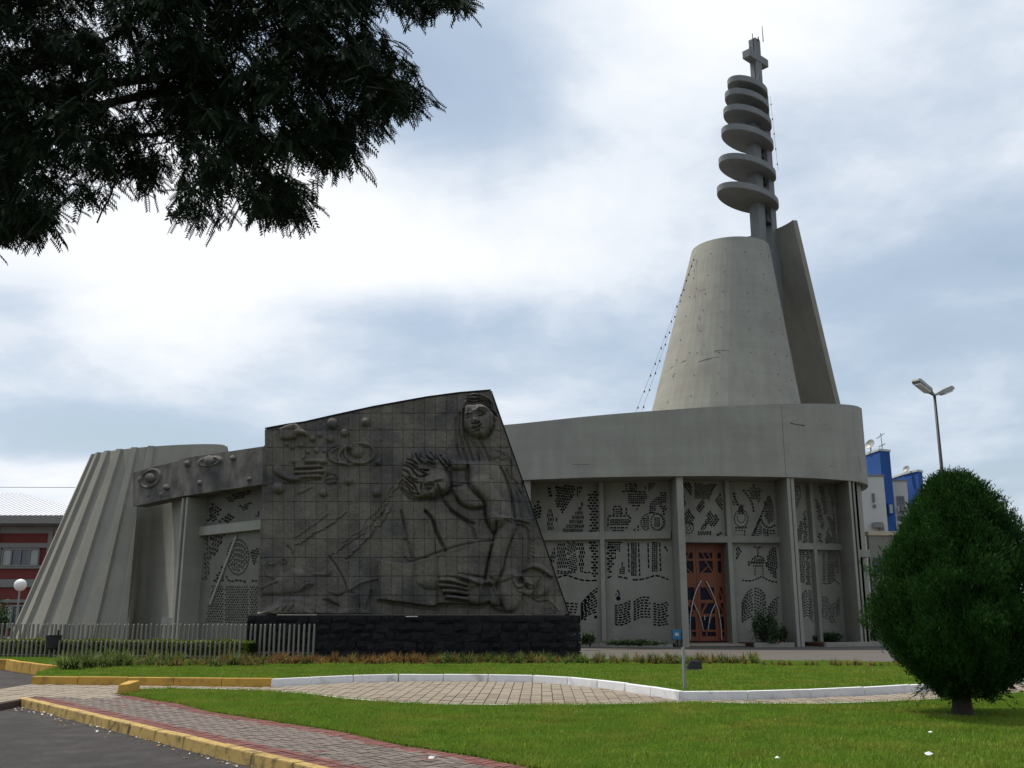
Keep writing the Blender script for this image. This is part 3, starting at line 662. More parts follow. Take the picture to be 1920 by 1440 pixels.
def bayC_right():
    h = grid([(1034, 165), (1078, 165), (1108, 385), (1082, 390)], 13, 16, 8, 11, -.13, True) + grid([(1112, 168), (1132, 165), (1127, 265), (1115, 265)], 11, 18, 7, 13) + grid([(1018, 265), (1050, 330), (1084, 480), (1068, 505), (1034, 425)], 13, 16, 9, 10, -.2, True)
    h += grid([(1088, 604), (1110, 470), (1144, 604)], 14, 15, 9, 10, 0, True) + grid([(1102, 395), (1148, 440), (1178, 606), (1150, 606)], 11, 16, 7, 11, -.25, True) + grid([(1128, 275), (1147, 255), (1164, 510), (1150, 500)], 10, 16, 6, 11, -.1, True) + grid([(1040, 518), (1068, 530), (1064, 595), (1042, 603)], 15, 19, 12, 11, .5, True)
    h += grid([(1068, 666), (1092, 664), (1097, 880), (1070, 880)], 11, 11, 8, 6, 0, True) + grid([(1102, 660), (1157, 666), (1157, 850), (1130, 875), (1106, 875)], 12, 11, 8, 7, 0, True) + grid([(1160, 668), (1184, 680), (1184, 820), (1164, 805)], 10, 13, 6, 9)
    h += dash(curve([(1066, 886), (1112, 890), (1140, 874), (1156, 860), (1176, 882), (1196, 892)]), 13, 5, 9)
    h += rows([(1068, 986, 19), (1090, 986, 20), (1114, 1012, 19)], 8, 12, 5, 8) + rows([(1118, 1030, 18), (1140, 1042, 17), (1160, 1022, 19)], 8, 12, 5, 8) + rows([(1166, 1030, 16), (1182, 1002, 18), (1194, 985, 19)], 7, 10, 5, 8)
    return h
def bayL():
    h = grid([(645, 645), (712, 520), (785, 558), (720, 645)], 20, 20, 14, 13, -.5, True, 2) + grid([(735, 645), (822, 572), (876, 615), (840, 645)], 19, 22, 13, 15, .5, True, 2)
    h += grid([(795, 475), (980, 420), (972, 452), (838, 515)], 17, 15, 12, 10, -.2, True, 1.5) + grid([(885, 540), (975, 510), (935, 575)], 18, 15, 13, 10, -.3, True, 1.5) + grid([(998, 604), (1038, 560), (1038, 604)], 15, 13, 11, 9) + grid([(655, 500), (680, 505), (655, 545)], 15, 14, 10, 9)
    for k in range(11):
        a = -1.05 + k * .19; p0 = (700 + 30 * math.sin(a), 860 + 30 * math.cos(a) * 1.0)
    h += grid([(638, 722), (690, 722), (700, 880), (690, 1000), (650, 1054), (630, 1054), (650, 850)], 19, 30, 10, 24, -.35, True, 1) + grid([(700, 722), (806, 722), (742, 850), (716, 900), (706, 800)], 18, 30, 10, 24, .4, True, 1)
    h += ringh(886, 882, 68, 110, 34, 0, .14)
    for k in range(-5, 6):
        hh = 98 * math.sqrt(max(0, 1 - (k / 5.6) ** 2)); x = 886 + k * 11.5
        h += dash([(x, 882 - hh), (x, 882 + hh)], 24, 11, 6.5)
    h += grid([(712, 1050), (786, 930), (792, 1050)], 19, 20, 12, 14, .4, True) + grid([(972, 820), (1034, 828), (1004, 940), (976, 905)], 17, 17, 11, 11, .2, True)
    h += dash(curve([(805, 1008), (830, 1045), (888, 1036), (920, 1046), (952, 1044)]), 20, 6, 10) + dash([(978, 1040), (1030, 1044)], 20, 6, 10)
    for P_ in ([(662, 1325), (716, 1070), (788, 1070), (788, 1325)], [(802, 1070), (953, 1070), (953, 1335), (802, 1335)], [(967, 1070), (1030, 1070), (1030, 1300), (967, 1300)]):
        h += grid(P_, 15, 17, 6.5, 17, 0, True, 0, False, .6)
    return h
Z5 = lambda p: (960 + p[0] / 4, 860 + p[1] / 4)
Z6 = lambda p: (1260 + p[0] / 3.79, 860 + p[1] / 3.79)
ZL = lambda p: (200 + p[0] / 3.6, 800 + p[1] / 3.6)

def lattice(P, s_rng, z_rng, holes, conv, parent=church, thick=.085, mat_=CONC):
    A, B = P; d = (B - A); d.z = 0; d.normalize(); n = Vector((-d.y, d.x, 0))     # n points away from the viewer
    s0, s1 = s_rng; z0, z1 = z_rng; H = []
    for q in holes:
        pts = [onplane(*conv(p), A, B) for p in q]; sz = [((p - A).dot(d), p.z) for p in pts]
        if all(s0 + .03 < s < s1 - .03 and z0 + .03 < z < z1 - .03 for s, z in sz):
            ar = sum(sz[i][0] * sz[(i + 1) % len(sz)][1] - sz[(i + 1) % len(sz)][0] * sz[i][1] for i in range(len(sz)))
            if ar < 0: sz.reverse()
            if abs(ar) > 8e-4: H.append(sz)
    V = [Vector((s0, z0)), Vector((s1, z0)), Vector((s1, z1)), Vector((s0, z1))]; F = [[0, 1, 2, 3]]
    for q in H:
        F.append(list(range(len(V), len(V) + len(q)))); V += [Vector(p) for p in q]
    v2, e2, f2_, ov, oe, of = geometry.delaunay_2d_cdt(V, [], F, 0, 1e-5, True)
    W3 = lambda s, z, k=0.0: tuple(A + d * s + n * k + Vector((0, 0, z - A.z)))
    mb = MB(); mb.add([W3(p[0], p[1]) for p in v2], [tuple(f) for f, o_ in zip(f2_, of) if 0 in o_ and len(o_) == 1])
    for q in H:
        m = len(q); mb.add([W3(*p) for p in q] + [W3(*p, thick) for p in q], [(i, (i + 1) % m, m + (i + 1) % m, m + i) for i in range(m)])
    mb.add([W3(s0, z0, thick), W3(s1, z0, thick), W3(s1, z1, thick), W3(s0, z1, thick), W3(s0, z0), W3(s1, z0), W3(s1, z1), W3(s0, z1)], [(4, 5, 1, 0), (5, 6, 2, 1), (6, 7, 3, 2), (7, 4, 0, 3)])
    o = mb.build('pierced_panel', mat_, parent)
    MB().add([W3(s0, z0, thick + .004), W3(s1, z0, thick + .004), W3(s1, z1, thick + .004), W3(s0, z1, thick + .004)], [(0, 1, 2, 3)]).build('stained_glass', GLASSD, o)
    return o
def bay(P, mull_px, mull_py, tz, w_m, fnl, fnr, conv, door=False, parent=church, ztop_=FZ + .05, zb=.0, ledge=True):
    A, B = P; d = (B - A); d.z = 0; Ltot = d.length; d.normalize(); n = Vector((-d.y, d.x, 0))
    sm = (onplane(mull_px, mull_py, A - n * .3, B - n * .3) - (A - n * .3)).dot(d)
    mbx = lambda s0, s1, k0, k1, z0, z1: MB().hexa([(*(A + d * s + n * k).xy, z0) for s, k in ((s0, k0), (s1, k0), (s1, k1), (s0, k1))], [(*(A + d * s + n * k).xy, z1) for s, k in ((s0, k0), (s1, k0), (s1, k1), (s0, k1))])
    mbx(sm - w_m / 2, sm + w_m / 2, -.3, .075, zb, ztop_).build('mullion', CONC, parent, bevel=.01)
    mbx(.0, sm - w_m / 2, -.29, .07, tz[0], tz[1]).build('transom', CONC, parent, bevel=.01)
    mbx(sm + w_m / 2, Ltot - .003, -.29, .07, tz[0], tz[1]).build('transom', CONC, parent, bevel=.01)
    if door: lattice(P, (0, sm - w_m / 2), (tz[1] - .1, ztop_), fnl(), conv, parent)
    else: lattice(P, (0, sm - w_m / 2), (zb, ztop_), fnl(), conv, parent)
    lattice(P, (sm + w_m / 2, Ltot), (zb, ztop_), fnr(), conv, parent)
    return A, d, n, sm, Ltot
def zat(px, py, P): return onplane(px, py, *P).z
PAf, PBf, PCf = shift(PA, -.3), shift(PB, -.3), shift(PCn, -.3)
tA = (zat(1080, 1012, PAf), zat(1080, 997.5, PAf)); tB = (zat(1320, 1017, PBf), zat(1320, 1005, PBf)); tC = (zat(1530, 1030.5, PCf), zat(1530, 1018.5, PCf))
bA = bay(PA, 1129, 1005, tA, .20, bayA_left, bayA_right, Z5)
bB = bay(PB, 1368, 1005, tB, .20, bayB_left, bayB_right, Z6, door=True)
bC = bay(PCn, 1528, 1010, tC, .16, bayC_left, bayC_right, Z6)
# transom end that pokes past the last fin
tA2 = (zat(1606, 1044, (f3b[0], f3b[1])), zat(1606, 1030, (f3b[0], f3b[1])))
q = f3b[1]; MB().box(q.x - .05, q.x + .55, q.y + .25, q.y + .95, tA2[0], tA2[1]).build('transom', CONC, church, bevel=.02)

# ---- timber doors in the left half of the middle bay
A, d, n, sm, Lt = bB
door = thing('door_set', '', '', tuple(A + d * .1)); 
for k in ('label', 'category'):
    if k in door: del door[k]
door.name = 'door'; door.parent = church; door.location = Vector(A + d * .1) - Vector((8, 50, 0)); WL[door] = Vector(A + d * .1)
DA, DB = A + n * .45, A + d * (sm - .10) + n * .45
dw = (DB - DA).length; zd0, zd1 = .13, tB[0]
W3d = lambda s, z, k=0.0: Vector((*(DA + d * s + n * k).xy, z))
def dbox(s0, s1, z0, z1, k0, k1): return MB().hexa([W3d(s0, z0, k0), W3d(s1, z0, k0), W3d(s1, z0, k1), W3d(s0, z0, k1)], [W3d(s0, z1, k0), W3d(s1, z1, k0), W3d(s1, z1, k1), W3d(s0, z1, k1)])
# jambs, head, threshold
dbox(-.0, dw + .1, tB[0], tB[1] + .02, -.3, .3).build('lintel', CONC, door)
dbox(dw + .0, dw + .12, 0, tB[0] - .003, -.42, .3).build('jamb', CONC, door)
dbox(-.1, dw + .35, 0.021, .12, -1.4, .25).build('doorstep', mat('pale_doorstep', (.36, .31, .24), var=.2, scale=3), door, bevel=.01)
MB().add([W3d(0, zd0, .09), W3d(dw, zd0, .09), W3d(dw, zd1, .09), W3d(0, zd1, .09)], [(0, 1, 2, 3)]).build('door_glass', GLASSD, door)
ZD = lambda x, y: ((lambda p: ((p - DA).dot(d), p.z))(onplane(1260 + x / 6, 1000 + y / 6, DA, DB)))
# layout fractions of the opening (s from left, z from the bottom)
lw = dw * .415; side0 = dw * .83
Hh = zd1 - zd0
cols = [(0.0, lw), (lw, 2 * lw), (2 * lw, dw - .02)]
for ci, (c0, c1) in enumerate(cols):
    leaf = None
    fr = .14 if ci < 2 else .09
    mid = (c1 - c0)
    rowsz = [(.02, .09, True), (.09, .13, False), (.13, .245, False), (.275, .385, False), (.42, .56, False), (.66, .775, False), (.80, .86, False)]
    g = MB()
    def add(s0, s1, z0, z1, k0=0.0, k1=.07): 
        m_ = dbox(s0, s1, zd0 + z0 * Hh, zd0 + z1 * Hh, k0, k1); g.add(m_.v, m_.f)
    add(c0 + .004, c0 + fr, .012, .998); add(c1 - fr, c1 - .004, .012, .998)
    prev = .012
    openings = [(.06, .105), (.125, .255), (.285, .39), (.425, .55), (.70, .82), (.845, .905)]
    for z0, z1 in openings:
        add(c0 + fr, c1 - fr, prev, z0, .004, .066); prev = z1
    add(c0 + fr, c1 - fr, prev, .998, .004, .066)
    leaf = g.build('door_leaf' if ci < 2 else 'side_light', WOOD, door, bevel=.006)
    # slanted glazing bars
    def bar(p, q, w=.035):
        a, b = W3d(p[0], zd0 + p[1] * Hh, .035), W3d(q[0], zd0 + q[1] * Hh, .035); t = (b - a).normalized(); u = n.cross(t)
        MB().obox((a + b) / 2, t, u, n, (b - a).length / 2, w, .028).build('glazing_bar', WOOD, door)
    if ci < 2:
        m_ = (lambda f: c0 + fr + (c1 - c0 - 2 * fr) * (f if ci == 1 else 1 - f))
        bar((m_(.45), .82), (m_(1), .70), .03); bar((m_(.62), .76), (m_(.12), .70), .03); bar((m_(.25), .905), (m_(.45), .845), .03); bar((m_(.65), .905), (m_(.85), .845), .03)
        bar((m_(.5), .55), (m_(.95), .425), .05); bar((m_(.45), .39), (m_(0), .285), .05); bar((m_(.75), .255), (m_(.35), .125), .03); bar((m_(.35), .105), (m_(.3), .06), .03)
    else:
        bar((c0 + fr, .55), (c1 - fr, .425), .03); bar((c0 + fr, .39), (c1 - fr, .285), .03)
        add2 = None
# two pairs of bowed steel handles
def bow(pts, r=.026):
    P3 = []
    for x, y in pts:
        s, z = ZD(x, y); P3.append(W3d(s, z, -.09))
    P3 = smooth_path(P3, 6); mb = MB().tube(P3, r, 8)
    for p in (P3[0], P3[-1]): mb.tube([p, p + n * .1], .014, 6)
    mb.build('door_handle', STEEL, door, smooth=True)
bow([(328, 530), (285, 600), (240, 720), (205, 900), (196, 1060), (200, 1205)]); bow([(377, 538), (430, 640), (488, 780), (530, 940), (548, 1080), (553, 1198)])
bow([(238, 785), (285, 880), (325, 990), (347, 1098)], .018); bow([(487, 785), (440, 880), (412, 990), (404, 1098)], .018)
s, z = ZD(366, 950); MB().tube([W3d(s, z - .09, -.02), W3d(s, z + .09, -.02)], .02, 6).tube([W3d(s, z + .05, -.02), W3d(s + .08, z + .05, -.05)], .013, 6).build('door_lock', STEEL, door)

# plinth kerb / planters along the bays
def planter(P, s0, s1, off, z1, name='planter'):
    A, B = P; d = (B - A); d.z = 0; d.normalize(); n = Vector((-d.y, d.x, 0)); a, b = A + d * s0 - n * off, A + d * s1 - n * off
    MB().hexa([(*a.xy, .0), (*b.xy, .0), (*(b + n * .16).xy, .0), (*(a + n * .16).xy, .0)], [(*a.xy, z1), (*b.xy, z1), (*(b + n * .16).xy, z1), (*(a + n * .16).xy, z1)]).build('planter_kerb', CONCD, church, bevel=.015)
    MB().hexa([(*(a + n * .16).xy, .0), (*(b + n * .16).xy, .0), (*(b + n * off).xy, .0), (*(a + n * off).xy, .0)], [(*(a + n * .16).xy, z1 - .05), (*(b + n * .16).xy, z1 - .05), (*(b + n * off).xy, z1 - .05), (*(a + n * off).xy, z1 - .05)]).build('planter_bed', SOIL, church)
planter(PA, .4, (PA[1] - PA[0]).length - .02, 2.2, .16); planter(PB, bB[3] + .25, (PB[1] - PB[0]).length - .35, 2.15, .2); planter(PCn, .1, (PCn[1] - PCn[0]).length + .4, 2.2, .2)

# ------------------------------------------------------------------ bell tower
TX, TY = 11.75, 52.0
TXz = lambda z: 11.75 + .08 * (z - 11.7)
TX2z = lambda z: 14.05 + .035 * (z - 11.7)
ZB, ZT = 9.4, 21.5
def Rz(z): return 4.15 - (z - 11.7) * .198
def shell(cx, cy, a0, a1, zt_fn, rfn, name, th=.28, n=56, m=None):
    mb = MB(); ro = []; nz = 14
    P = [[None] * (n + 1) for _ in range(nz + 1)]; Q = [[None] * (n + 1) for _ in range(nz + 1)]
    for j in range(n + 1):
        a = a0 + (a1 - a0) * j / n; zt = zt_fn(a)
        for i in range(nz + 1):
            z = ZB + (zt - ZB) * i / nz; r = rfn(z)
            P[i][j] = (cx(z) + r * math.cos(a), cy + r * math.sin(a), z); Q[i][j] = (cx(z) + (r - th) * math.cos(a), cy + (r - th) * math.sin(a), z)
    mb.strip(P); mb.strip([r_[::-1] for r_ in Q]); mb.strip([P[nz], Q[nz]]); mb.strip([[P[i][0], Q[i][0]] for i in range(nz + 1)][::-1]); mb.strip([[P[i][n], Q[i][n]] for i in range(nz + 1)])
    return mb.build(name, m or CONC, church, normals=True)
# front shell: from the left/back round the front to the slot at right (angles from +X, counter-clockwise; front is -90 deg)
shell(TXz, TY, R(-215), R(-24), lambda a: 21.6 + .0 * a, lambda z: Rz(z), 'tower_shell', n=30)
shell(lambda z: 12.45, 50.6, R(13), R(108), lambda a: 23.25 - 2.3 * min(1, max(0, (a - R(66)) / R(40))), lambda z: 6.0 - (z - 11.7) * .172, 'tower_shell', m=CONCD)  # darker concrete than the front shell, painting in shade on the inner face
# light-socket studs on the front shell
for a in (-150, -128, -108, -82, -58, -40):
    for k in range(8):
        mb = MB(); z = 12.2 + k * 1.18 + (a % 7) * .05 + random.uniform(-.16, .16); r = Rz(z); c = math.cos(R(a)), math.sin(R(a))
        p = Vector((TXz(z) + c[0] * r, TY + c[1] * r, z)); mb.obox(p, (c[0], c[1], 0), (-c[1], c[0], 0), (0, 0, 1), .026, .015, .022)
        mb.build('lamp_stud', DARKM, church)
# hairline cracks and pour marks on the shell and the roof band
def cone_line(pts, r=.012):
    P = [Vector((TXz(z) + Rz(z) * math.cos(R(a)), TY + Rz(z) * math.sin(R(a)), z)) for a, z in pts]; P = smooth_path(P, 4)
    MB().tube(P, [r * random.uniform(.4, 1.2) for _ in P], 4).build('crack', CRACK, church)
cone_line([(-172, 13.9), (-155, 14.3), (-135, 14.9)]); cone_line([(-165, 14.2), (-140, 14.45), (-112, 14.75), (-100, 14.7)], .014); cone_line([(-174, 13.3), (-150, 13.8), (-125, 14.25), (-108, 14.4)]); cone_line([(-160, 18.2), (-135, 18.5), (-115, 18.6)], .007); cone_line([(-168, 11.9), (-150, 12.1)], .009)
def band_line(pts, r=.014):
    P = []
    for x, y in pts:
        d = pix_dir(x, y); best = None
        for i in range(len(ring)):
            a, b = ring[i], ring[(i + 1) % len(ring)]; p = onplane(x, y, a, b); f = ((p - a).xy).dot((b - a).xy) / max(1e-9, (b - a).xy.length_squared)
            if -1e-3 <= f <= 1.001 and p.y > 5 and (best is None or p.y < best.y): best = p
        if best is not None: P.append(best)
    if len(P) > 1: MB().tube(P, [r * random.uniform(.5, 1.2) for _ in P], 4).build('crack', CRACK, church)
band_line([(1482, 793), (1492, 795.5), (1500, 796.5), (1508, 798)], .03); band_line([(1486, 788), (1515, 789), (1540, 788)], .008); band_line([(1075, 871), (1105, 870.5)], .01); band_line([(1482, 868), (1520, 870), (1560, 874), (1600, 881)], .010); band_line([(1546, 796), (1575, 801)], .014); band_line([(1608, 855), (1612, 870), (1614, 885)], .012)
EX, EY = Vector((math.cos(R(42)), math.sin(R(42)), 0)), Vector((-math.sin(R(42)), math.cos(R(42)), 0))
TC = Vector((14.72, 52.5, 0))
def tb(c, hx, hy, z0, z1): return MB().obox(Vector((c.x, c.y, (z0 + z1) / 2)), EX, EY, (0, 0, 1), hx, hy, (z1 - z0) / 2)
pl, pr = TC - EX * .62, TC + EX * .62
tb(TC, 1.0, .32, 17.5, 21.75).build('tower_pier', CONCG, church)
tb(pl, .34, .30, 21.75, 31.9).build('tower_pier', CONCG, church); tb(pr, .27, .30, 21.75, 31.9).build('tower_pier', CONCG, church)
DISC = [(1403, 372, 2.52, 1.22), (1402, 318, 2.36, 1.14), (1402, 262, 2.16, 1.05), (1402, 224, 2.0, .98), (1401, 193, 1.84, .91), (1402, 167, 1.66, .85)]
for px, py, a_, b_ in DISC:
    c = atY(px, py, 51.7); N_ = 40; mb = MB(); t = .2
    hole = 1.0
    prof = [(.2, -t), (1 - .03, -t), (1, -t + .03), (1, t - .03), (1 - .03, t), (.2, t), (.2, -t)]
    hc = EX * .40                                 # round opening towards the bell slot
    rws = []
    for k, (f, zz) in enumerate(prof):
        row = []
        for j in range(N_ + 1):
            an = 2 * math.pi * j / N_; o_ = EX * (a_ * math.cos(an)) + EY * (b_ * math.sin(an)); h_ = hc * a_ * .9 + (EX * math.cos(an) + EY * math.sin(an)) * .26
            row.append(c + (h_ if f == .2 else o_ * f) + Vector((0, 0, zz)))
        rws.append(row)
    mb.strip(rws); mb.build('disc', CONCG, church, normals=True)
# bells hung in the slot
for (px, py, sc_) in ((1433, 408, 1.0), (1428, 338, .7), (1424, 290, .6)):
    c = atY(px, py, 52.5); c.x, c.y = TC.x + EX.x * .02, TC.y + EX.y * .02
    b = MB().lathe((c.x, c.y, c.z), [(.42 * sc_, -.42 * sc_), (.40 * sc_, -.36 * sc_), (.30 * sc_, -.1 * sc_), (.26 * sc_, .2 * sc_), (.16 * sc_, .34 * sc_), (.05, .38 * sc_)], 18).build('bell', DARKM, church, smooth=True)
    MB().obox(c + Vector((0, 0, .45 * sc_)), EX, EY, (0, 0, 1), .5, .05, .06).tube([c + Vector((0, 0, .38 * sc_)), c + Vector((0, 0, .95 * sc_))], .03, 6).tube([c - Vector((0, 0, .2 * sc_)), c - Vector((0, 0, .52 * sc_))], .03, 6).build('bell_yoke', DARKM, church)
# cross
ct = atY(1422, 72, 52.55); ca_ = atY(1424, 107, 52.5)
cc = TC + EX * .22
tb(cc, .27, .24, 31.4, 35.55).build('cross_post', CONCG, church, bevel=.02)
MB().obox(Vector((cc.x, cc.y, 34.25)), EX, EY, (0, 0, 1), .98, .27, .25).build('cross_arm', CONCG, church, bevel=.02)
def rod(px0, py0, px1, py1, r, Y=52.4, name='antenna_rod'):
    MB().tube([atY(px0, py0, Y), atY(px1, py1, Y)], [r, r * .6], 6).build(name, DARKM, church)
rod(1414, 98, 1410.5, 63, .035); rod(1431, 78, 1429, 49, .028); rod(1422, 76, 1421.5, 69, .05, name='lightning_rod'); rod(1407, 95, 1406.5, 88, .05, name='lightning_rod')
rod(1417, 150, 1414.5, 116, .03, name='light_cable')
# string of lamps from the tower to the roof and along the shaft
def string(pts, name, label, sag, nb):
    root = thing(name, label, 'string lights', tuple(pts[0]))
    P = []
    for i in range(41):
        f = i / 40; p = pts[0].lerp(pts[1], f); p = p - Vector((0, 0, sag * 4 * f * (1 - f))); P.append(p)
    MB().tube(P, .008, 4).build('cable', WIREM, root)
    for k in range(nb):
        p = P[int((k + .5) / nb * 40)]; MB().lathe((p.x, p.y, p.z - .13), [(.015, 0), (.036, .03), (.036, .08), (.02, .12)], 7).build('bulb', DARKM, root)
string([atY(1299, 490, 51), atY(1190, 777, 47)], 'string_lights', 'outer drooping string of lamps from tower shell down to the roof', .12, 11)
string([atY(1303, 478, 51), atY(1201, 777, 47)], 'string_lights', 'inner string of lamps nearest the tower shell down to the roof', .08, 11)
string([atY(1444, 180, 52.8), atY(1459, 320, 52.8)], 'string_lights', 'short string of lamps hanging beside the stacked discs', .0, 5)

# ------------------------------------------------------------------ fluted cone at left
CX, CY = -15.4, 42.0
def cone_r(z): return 5.25 - .305 * z if True else 0
def rim(a):        # rim height by direction (lower at left, higher at right/back)
    return 8.35 + .28 * math.cos(a) + .30 * math.sin(a)
NR = 27
cut0, cut1 = R(-78), R(20)      # dug-out niche right of the front rib, below the relief beam
mb = MB(); nz = 10; n = 132
grid_ = [[None] * (n + 1) for _ in range(nz + 1)]
for j in range(n + 1):
    a = 2 * math.pi * j / n
    for i in range(nz + 1):
        z = rim(a) * i / nz if i < nz else rim(a)
        grid_[i][j] = (CX + cone_r(z) * math.cos(a), CY + cone_r(z) * math.sin(a), z)
k0 = len(mb.v)
for r_ in grid_: mb.v += r_
for i in range(nz):
    for j in range(n):
        a = 2 * math.pi * (j + .5) / n; a = a if a < math.pi else a - 2 * math.pi
        if cut0 < a < cut1 and i < 7: continue
        mb.f.append((k0 + i * (n + 1) + j, k0 + i * (n + 1) + j + 1, k0 + (i + 1) * (n + 1) + j + 1, k0 + (i + 1) * (n + 1) + j))
mb.add([(CX + cone_r(rim(2 * math.pi * j / n)) * math.cos(2 * math.pi * j / n) * .98, CY + cone_r(rim(2 * math.pi * j / n)) * math.sin(2 * math.pi * j / n) * .98, rim(2 * math.pi * j / n) - .15) for j in range(n)], [tuple(range(n))])
mb.build('cone_wall', CONCD, church)
for k in range(NR):
    a = -math.pi + 2 * math.pi * (k + .5) / NR
    if a > R(100) and a < R(178): continue
    zb = 0.0
    if cut0 + .02 < a < cut1: continue
    u = Vector((math.cos(a), math.sin(a), 0)); t = Vector((-u.y, u.x, 0)); zt = rim(a)
    w0, w1, pr = .27, .16, .15
    P0, P1 = Vector((CX, CY, 0)) + u * cone_r(0), Vector((CX, CY, 0)) + u * cone_r(zt)
    b = [P0 - t * w0 - u * .05, P0 - t * w0 * .7 + u * pr, P0 + t * w0 * .7 + u * pr, P0 + t * w0 - u * .05]; tp = [P1 - t * w1 - u * .05, P1 - t * w1 * .7 + u * pr * .8, P1 + t * w1 * .7 + u * pr * .8, P1 + t * w1 - u * .05]
    b = [Vector((p.x, p.y, zb)) for p in b]; tp = [Vector((p.x, p.y, zt + .012)) for p in tp]
    MB().hexa(b, tp).build('cone_rib', CONCD, church, normals=True)
# ------------------------------------------------------------------ relief wall
MA, MBp = Vector((-8.3, 30.35, 0)), Vector((2.2, 30.75, 0))
mural = thing('relief_wall', 'dark slanted stone wall carved in relief with a kneeling woman, fallen man, hands and skull', 'relief wall', (-3, 30.5, 0))
mdir = (MBp - MA).normalized(); mn = Vector((mdir.y, -mdir.x, 0))      # towards the viewer
STEP = 1.3
def z1(p): return (480 + p[0] / 5.143, 720 + p[1] / 5.143)
def z2(p): return (740 + p[0] / 5.143, 720 + p[1] / 5.143)
def z3(p): return (480 + p[0] / 5.143, 960 + p[1] / 5.143)
def z4(p): return (760 + p[0] / 5.144, 960 + p[1] / 5.144)
def zh(p): return (850 + p[0] / 11.07, 730 + p[1] / 11.07)
def zm(p): return (740 + p[0] / 9.6, 820 + p[1] / 9.6)
XS = np.arange(474, 1074, .8); YS = np.arange(724, 1158, .8)
GX, GY = np.meshgrid(XS, YS); H = np.zeros_like(GX)
def sub(P, pad):
    P = np.array(P); x0, y0 = P.min(0) - pad; x1, y1 = P.max(0) + pad
    i0, i1 = np.searchsorted(YS, (y0, y1)); j0, j1 = np.searchsorted(XS, (x0, x1)); return slice(i0, i1), slice(j0, j1)
def CV(P, cv): return [cv(p) for p in P]
def sm(P, n=5): return [tuple(q.xy) for q in smooth_path([Vector((*p, 0)) for p in P], n)]
def bulge(P, h, edge, cv, mode='add', closed_smooth=True):
    Q = CV(P, cv)
    if closed_smooth: Q = sm(Q + [Q[0]], 4)[:-1]
    s = sub(Q, 3); X, Y = GX[s], GY[s]
    if X.size == 0: return
    ins = inpoly(X, Y, Q); d = np.where(ins, segdist(X, Y, Q, True), 0); t = np.clip(d / edge, 0, 1); k = h * np.sqrt(np.clip(1 - (1 - t) ** 2, 0, 1))
    if mode == 'add': H[s] += k
    else: H[s] = np.maximum(H[s], k)
def plate(P, h, cv, soft=1.2):      # sharp-edged slab
    Q = CV(P, cv); s = sub(Q, 3); X, Y = GX[s], GY[s]; ins = inpoly(X, Y, Q); d = np.where(ins, segdist(X, Y, Q, True), 0); H[s] += h * np.clip(d / soft, 0, 1)
def groove(P, w, dep, cv, smooth=True):
    Q = CV(P, cv); Q = sm(Q, 5) if smooth and len(Q) > 2 else Q; s = sub(Q, w * 3); d = segdist(GX[s], GY[s], Q); H[s] -= dep * np.exp(-(d / w) ** 2)
def ridge(P, w, h, cv, smooth=True): groove(P, w, -h, cv, smooth)
def capsule(P, r, h, cv):
    Q = CV(P, cv); s = sub(Q, r + 2); d = segdist(GX[s], GY[s], Q); t = np.clip(1 - (d / r) ** 2, 0, 1); H[s] = np.maximum(H[s], h * np.sqrt(t)) if True else 0
def dome(x, y, r, h, cv, asp=1.0):
    cx, cy = cv((x, y)); k = cv((x + r, y))[0] - cx; s = sub([(cx, cy)], k + 2); t = np.clip(1 - ((GX[s] - cx) / k) ** 2 - ((GY[s] - cy) / (k * asp)) ** 2, 0, 1); H[s] += h * np.sqrt(t)
def pit(x, y, r, h, cv, asp=1.0):
    cx, cy = cv((x, y)); k = cv((x + r, y))[0] - cx; s = sub([(cx, cy)], k * 2.2); H[s] -= h * np.exp(-((GX[s] - cx) / k) ** 2 - ((GY[s] - cy) / (k * asp)) ** 2)
# --- heavens, planets and the two hands
bulge([(220, 430), (370, 378), (440, 430), (490, 460), (500, 505), (420, 500), (380, 535), (250, 540), (235, 480)], .16, 6, z1)
dome(430, 470, 55, .06, z1, .7)
for x, y, r in [(300, 580, 22), (350, 615, 20), (437, 590, 30), (545, 600, 17), (500, 655, 20), (585, 640, 30), (665, 645, 20), (460, 712, 16), (720, 530, 40), (860, 465, 45), (1060, 370, 45), (220, 1000, 62), (650, 1050, 42), (1160, 1050, 42), (895, 935, 42), (1175, 755, 32), (620, 490, 27), (550, 530, 32), (740, 385, 55), (365, 745, 26)]:
    dome(x, y, r, r * .0042, z1); 
ell = lambda cx, cy, rx, ry, a0=0, a1=360, n=28: [(cx + rx * math.cos(R(a0 + (a1 - a0) * k / n)), cy + ry * math.sin(R(a0 + (a1 - a0) * k / n))) for k in range(n + 1)]
ridge(ell(1005, 670, 142, 98), 3.2, .11, z1, False); groove(ell(1005, 670, 158, 112), 1.8, .05, z1, False); dome(975, 652, 68, .14, z1, .95)
ridge(ell(905, 700, 110, 82, 60, 280), 2.6, .09, z1, False); ridge(ell(850, 690, 140, 80, 80, 300), 2.6, .09, z1, False); groove(ell(835, 690, 150, 90, 90, 270), 1.6, .05, z1, False)
bulge([(165, 800), (230, 780), (290, 850), (340, 890), (420, 900), (435, 930), (350, 945), (260, 915), (180, 870)], .16, 7, z1)
for P_, r in ([(490, 745), (570, 742), (665, 752)], 4.6), ([(395, 805), (500, 800), (612, 792)], 4.2), ([(390, 855), (520, 850), (650, 840)], 4.2), ([(350, 910), (470, 890), (610, 888)], 4.4): capsule(P_, r, .14, z1)
for x in (540, 610): groove([(x, 770), (x, 920)], 1.2, .02, z1)
groove([(380, 825), (640, 815)], 1.3, .07, z1); groove([(380, 875), (640, 868)], 1.3, .07, z1); groove([(300, 955), (420, 950), (620, 915)], 2.0, .06, z1)
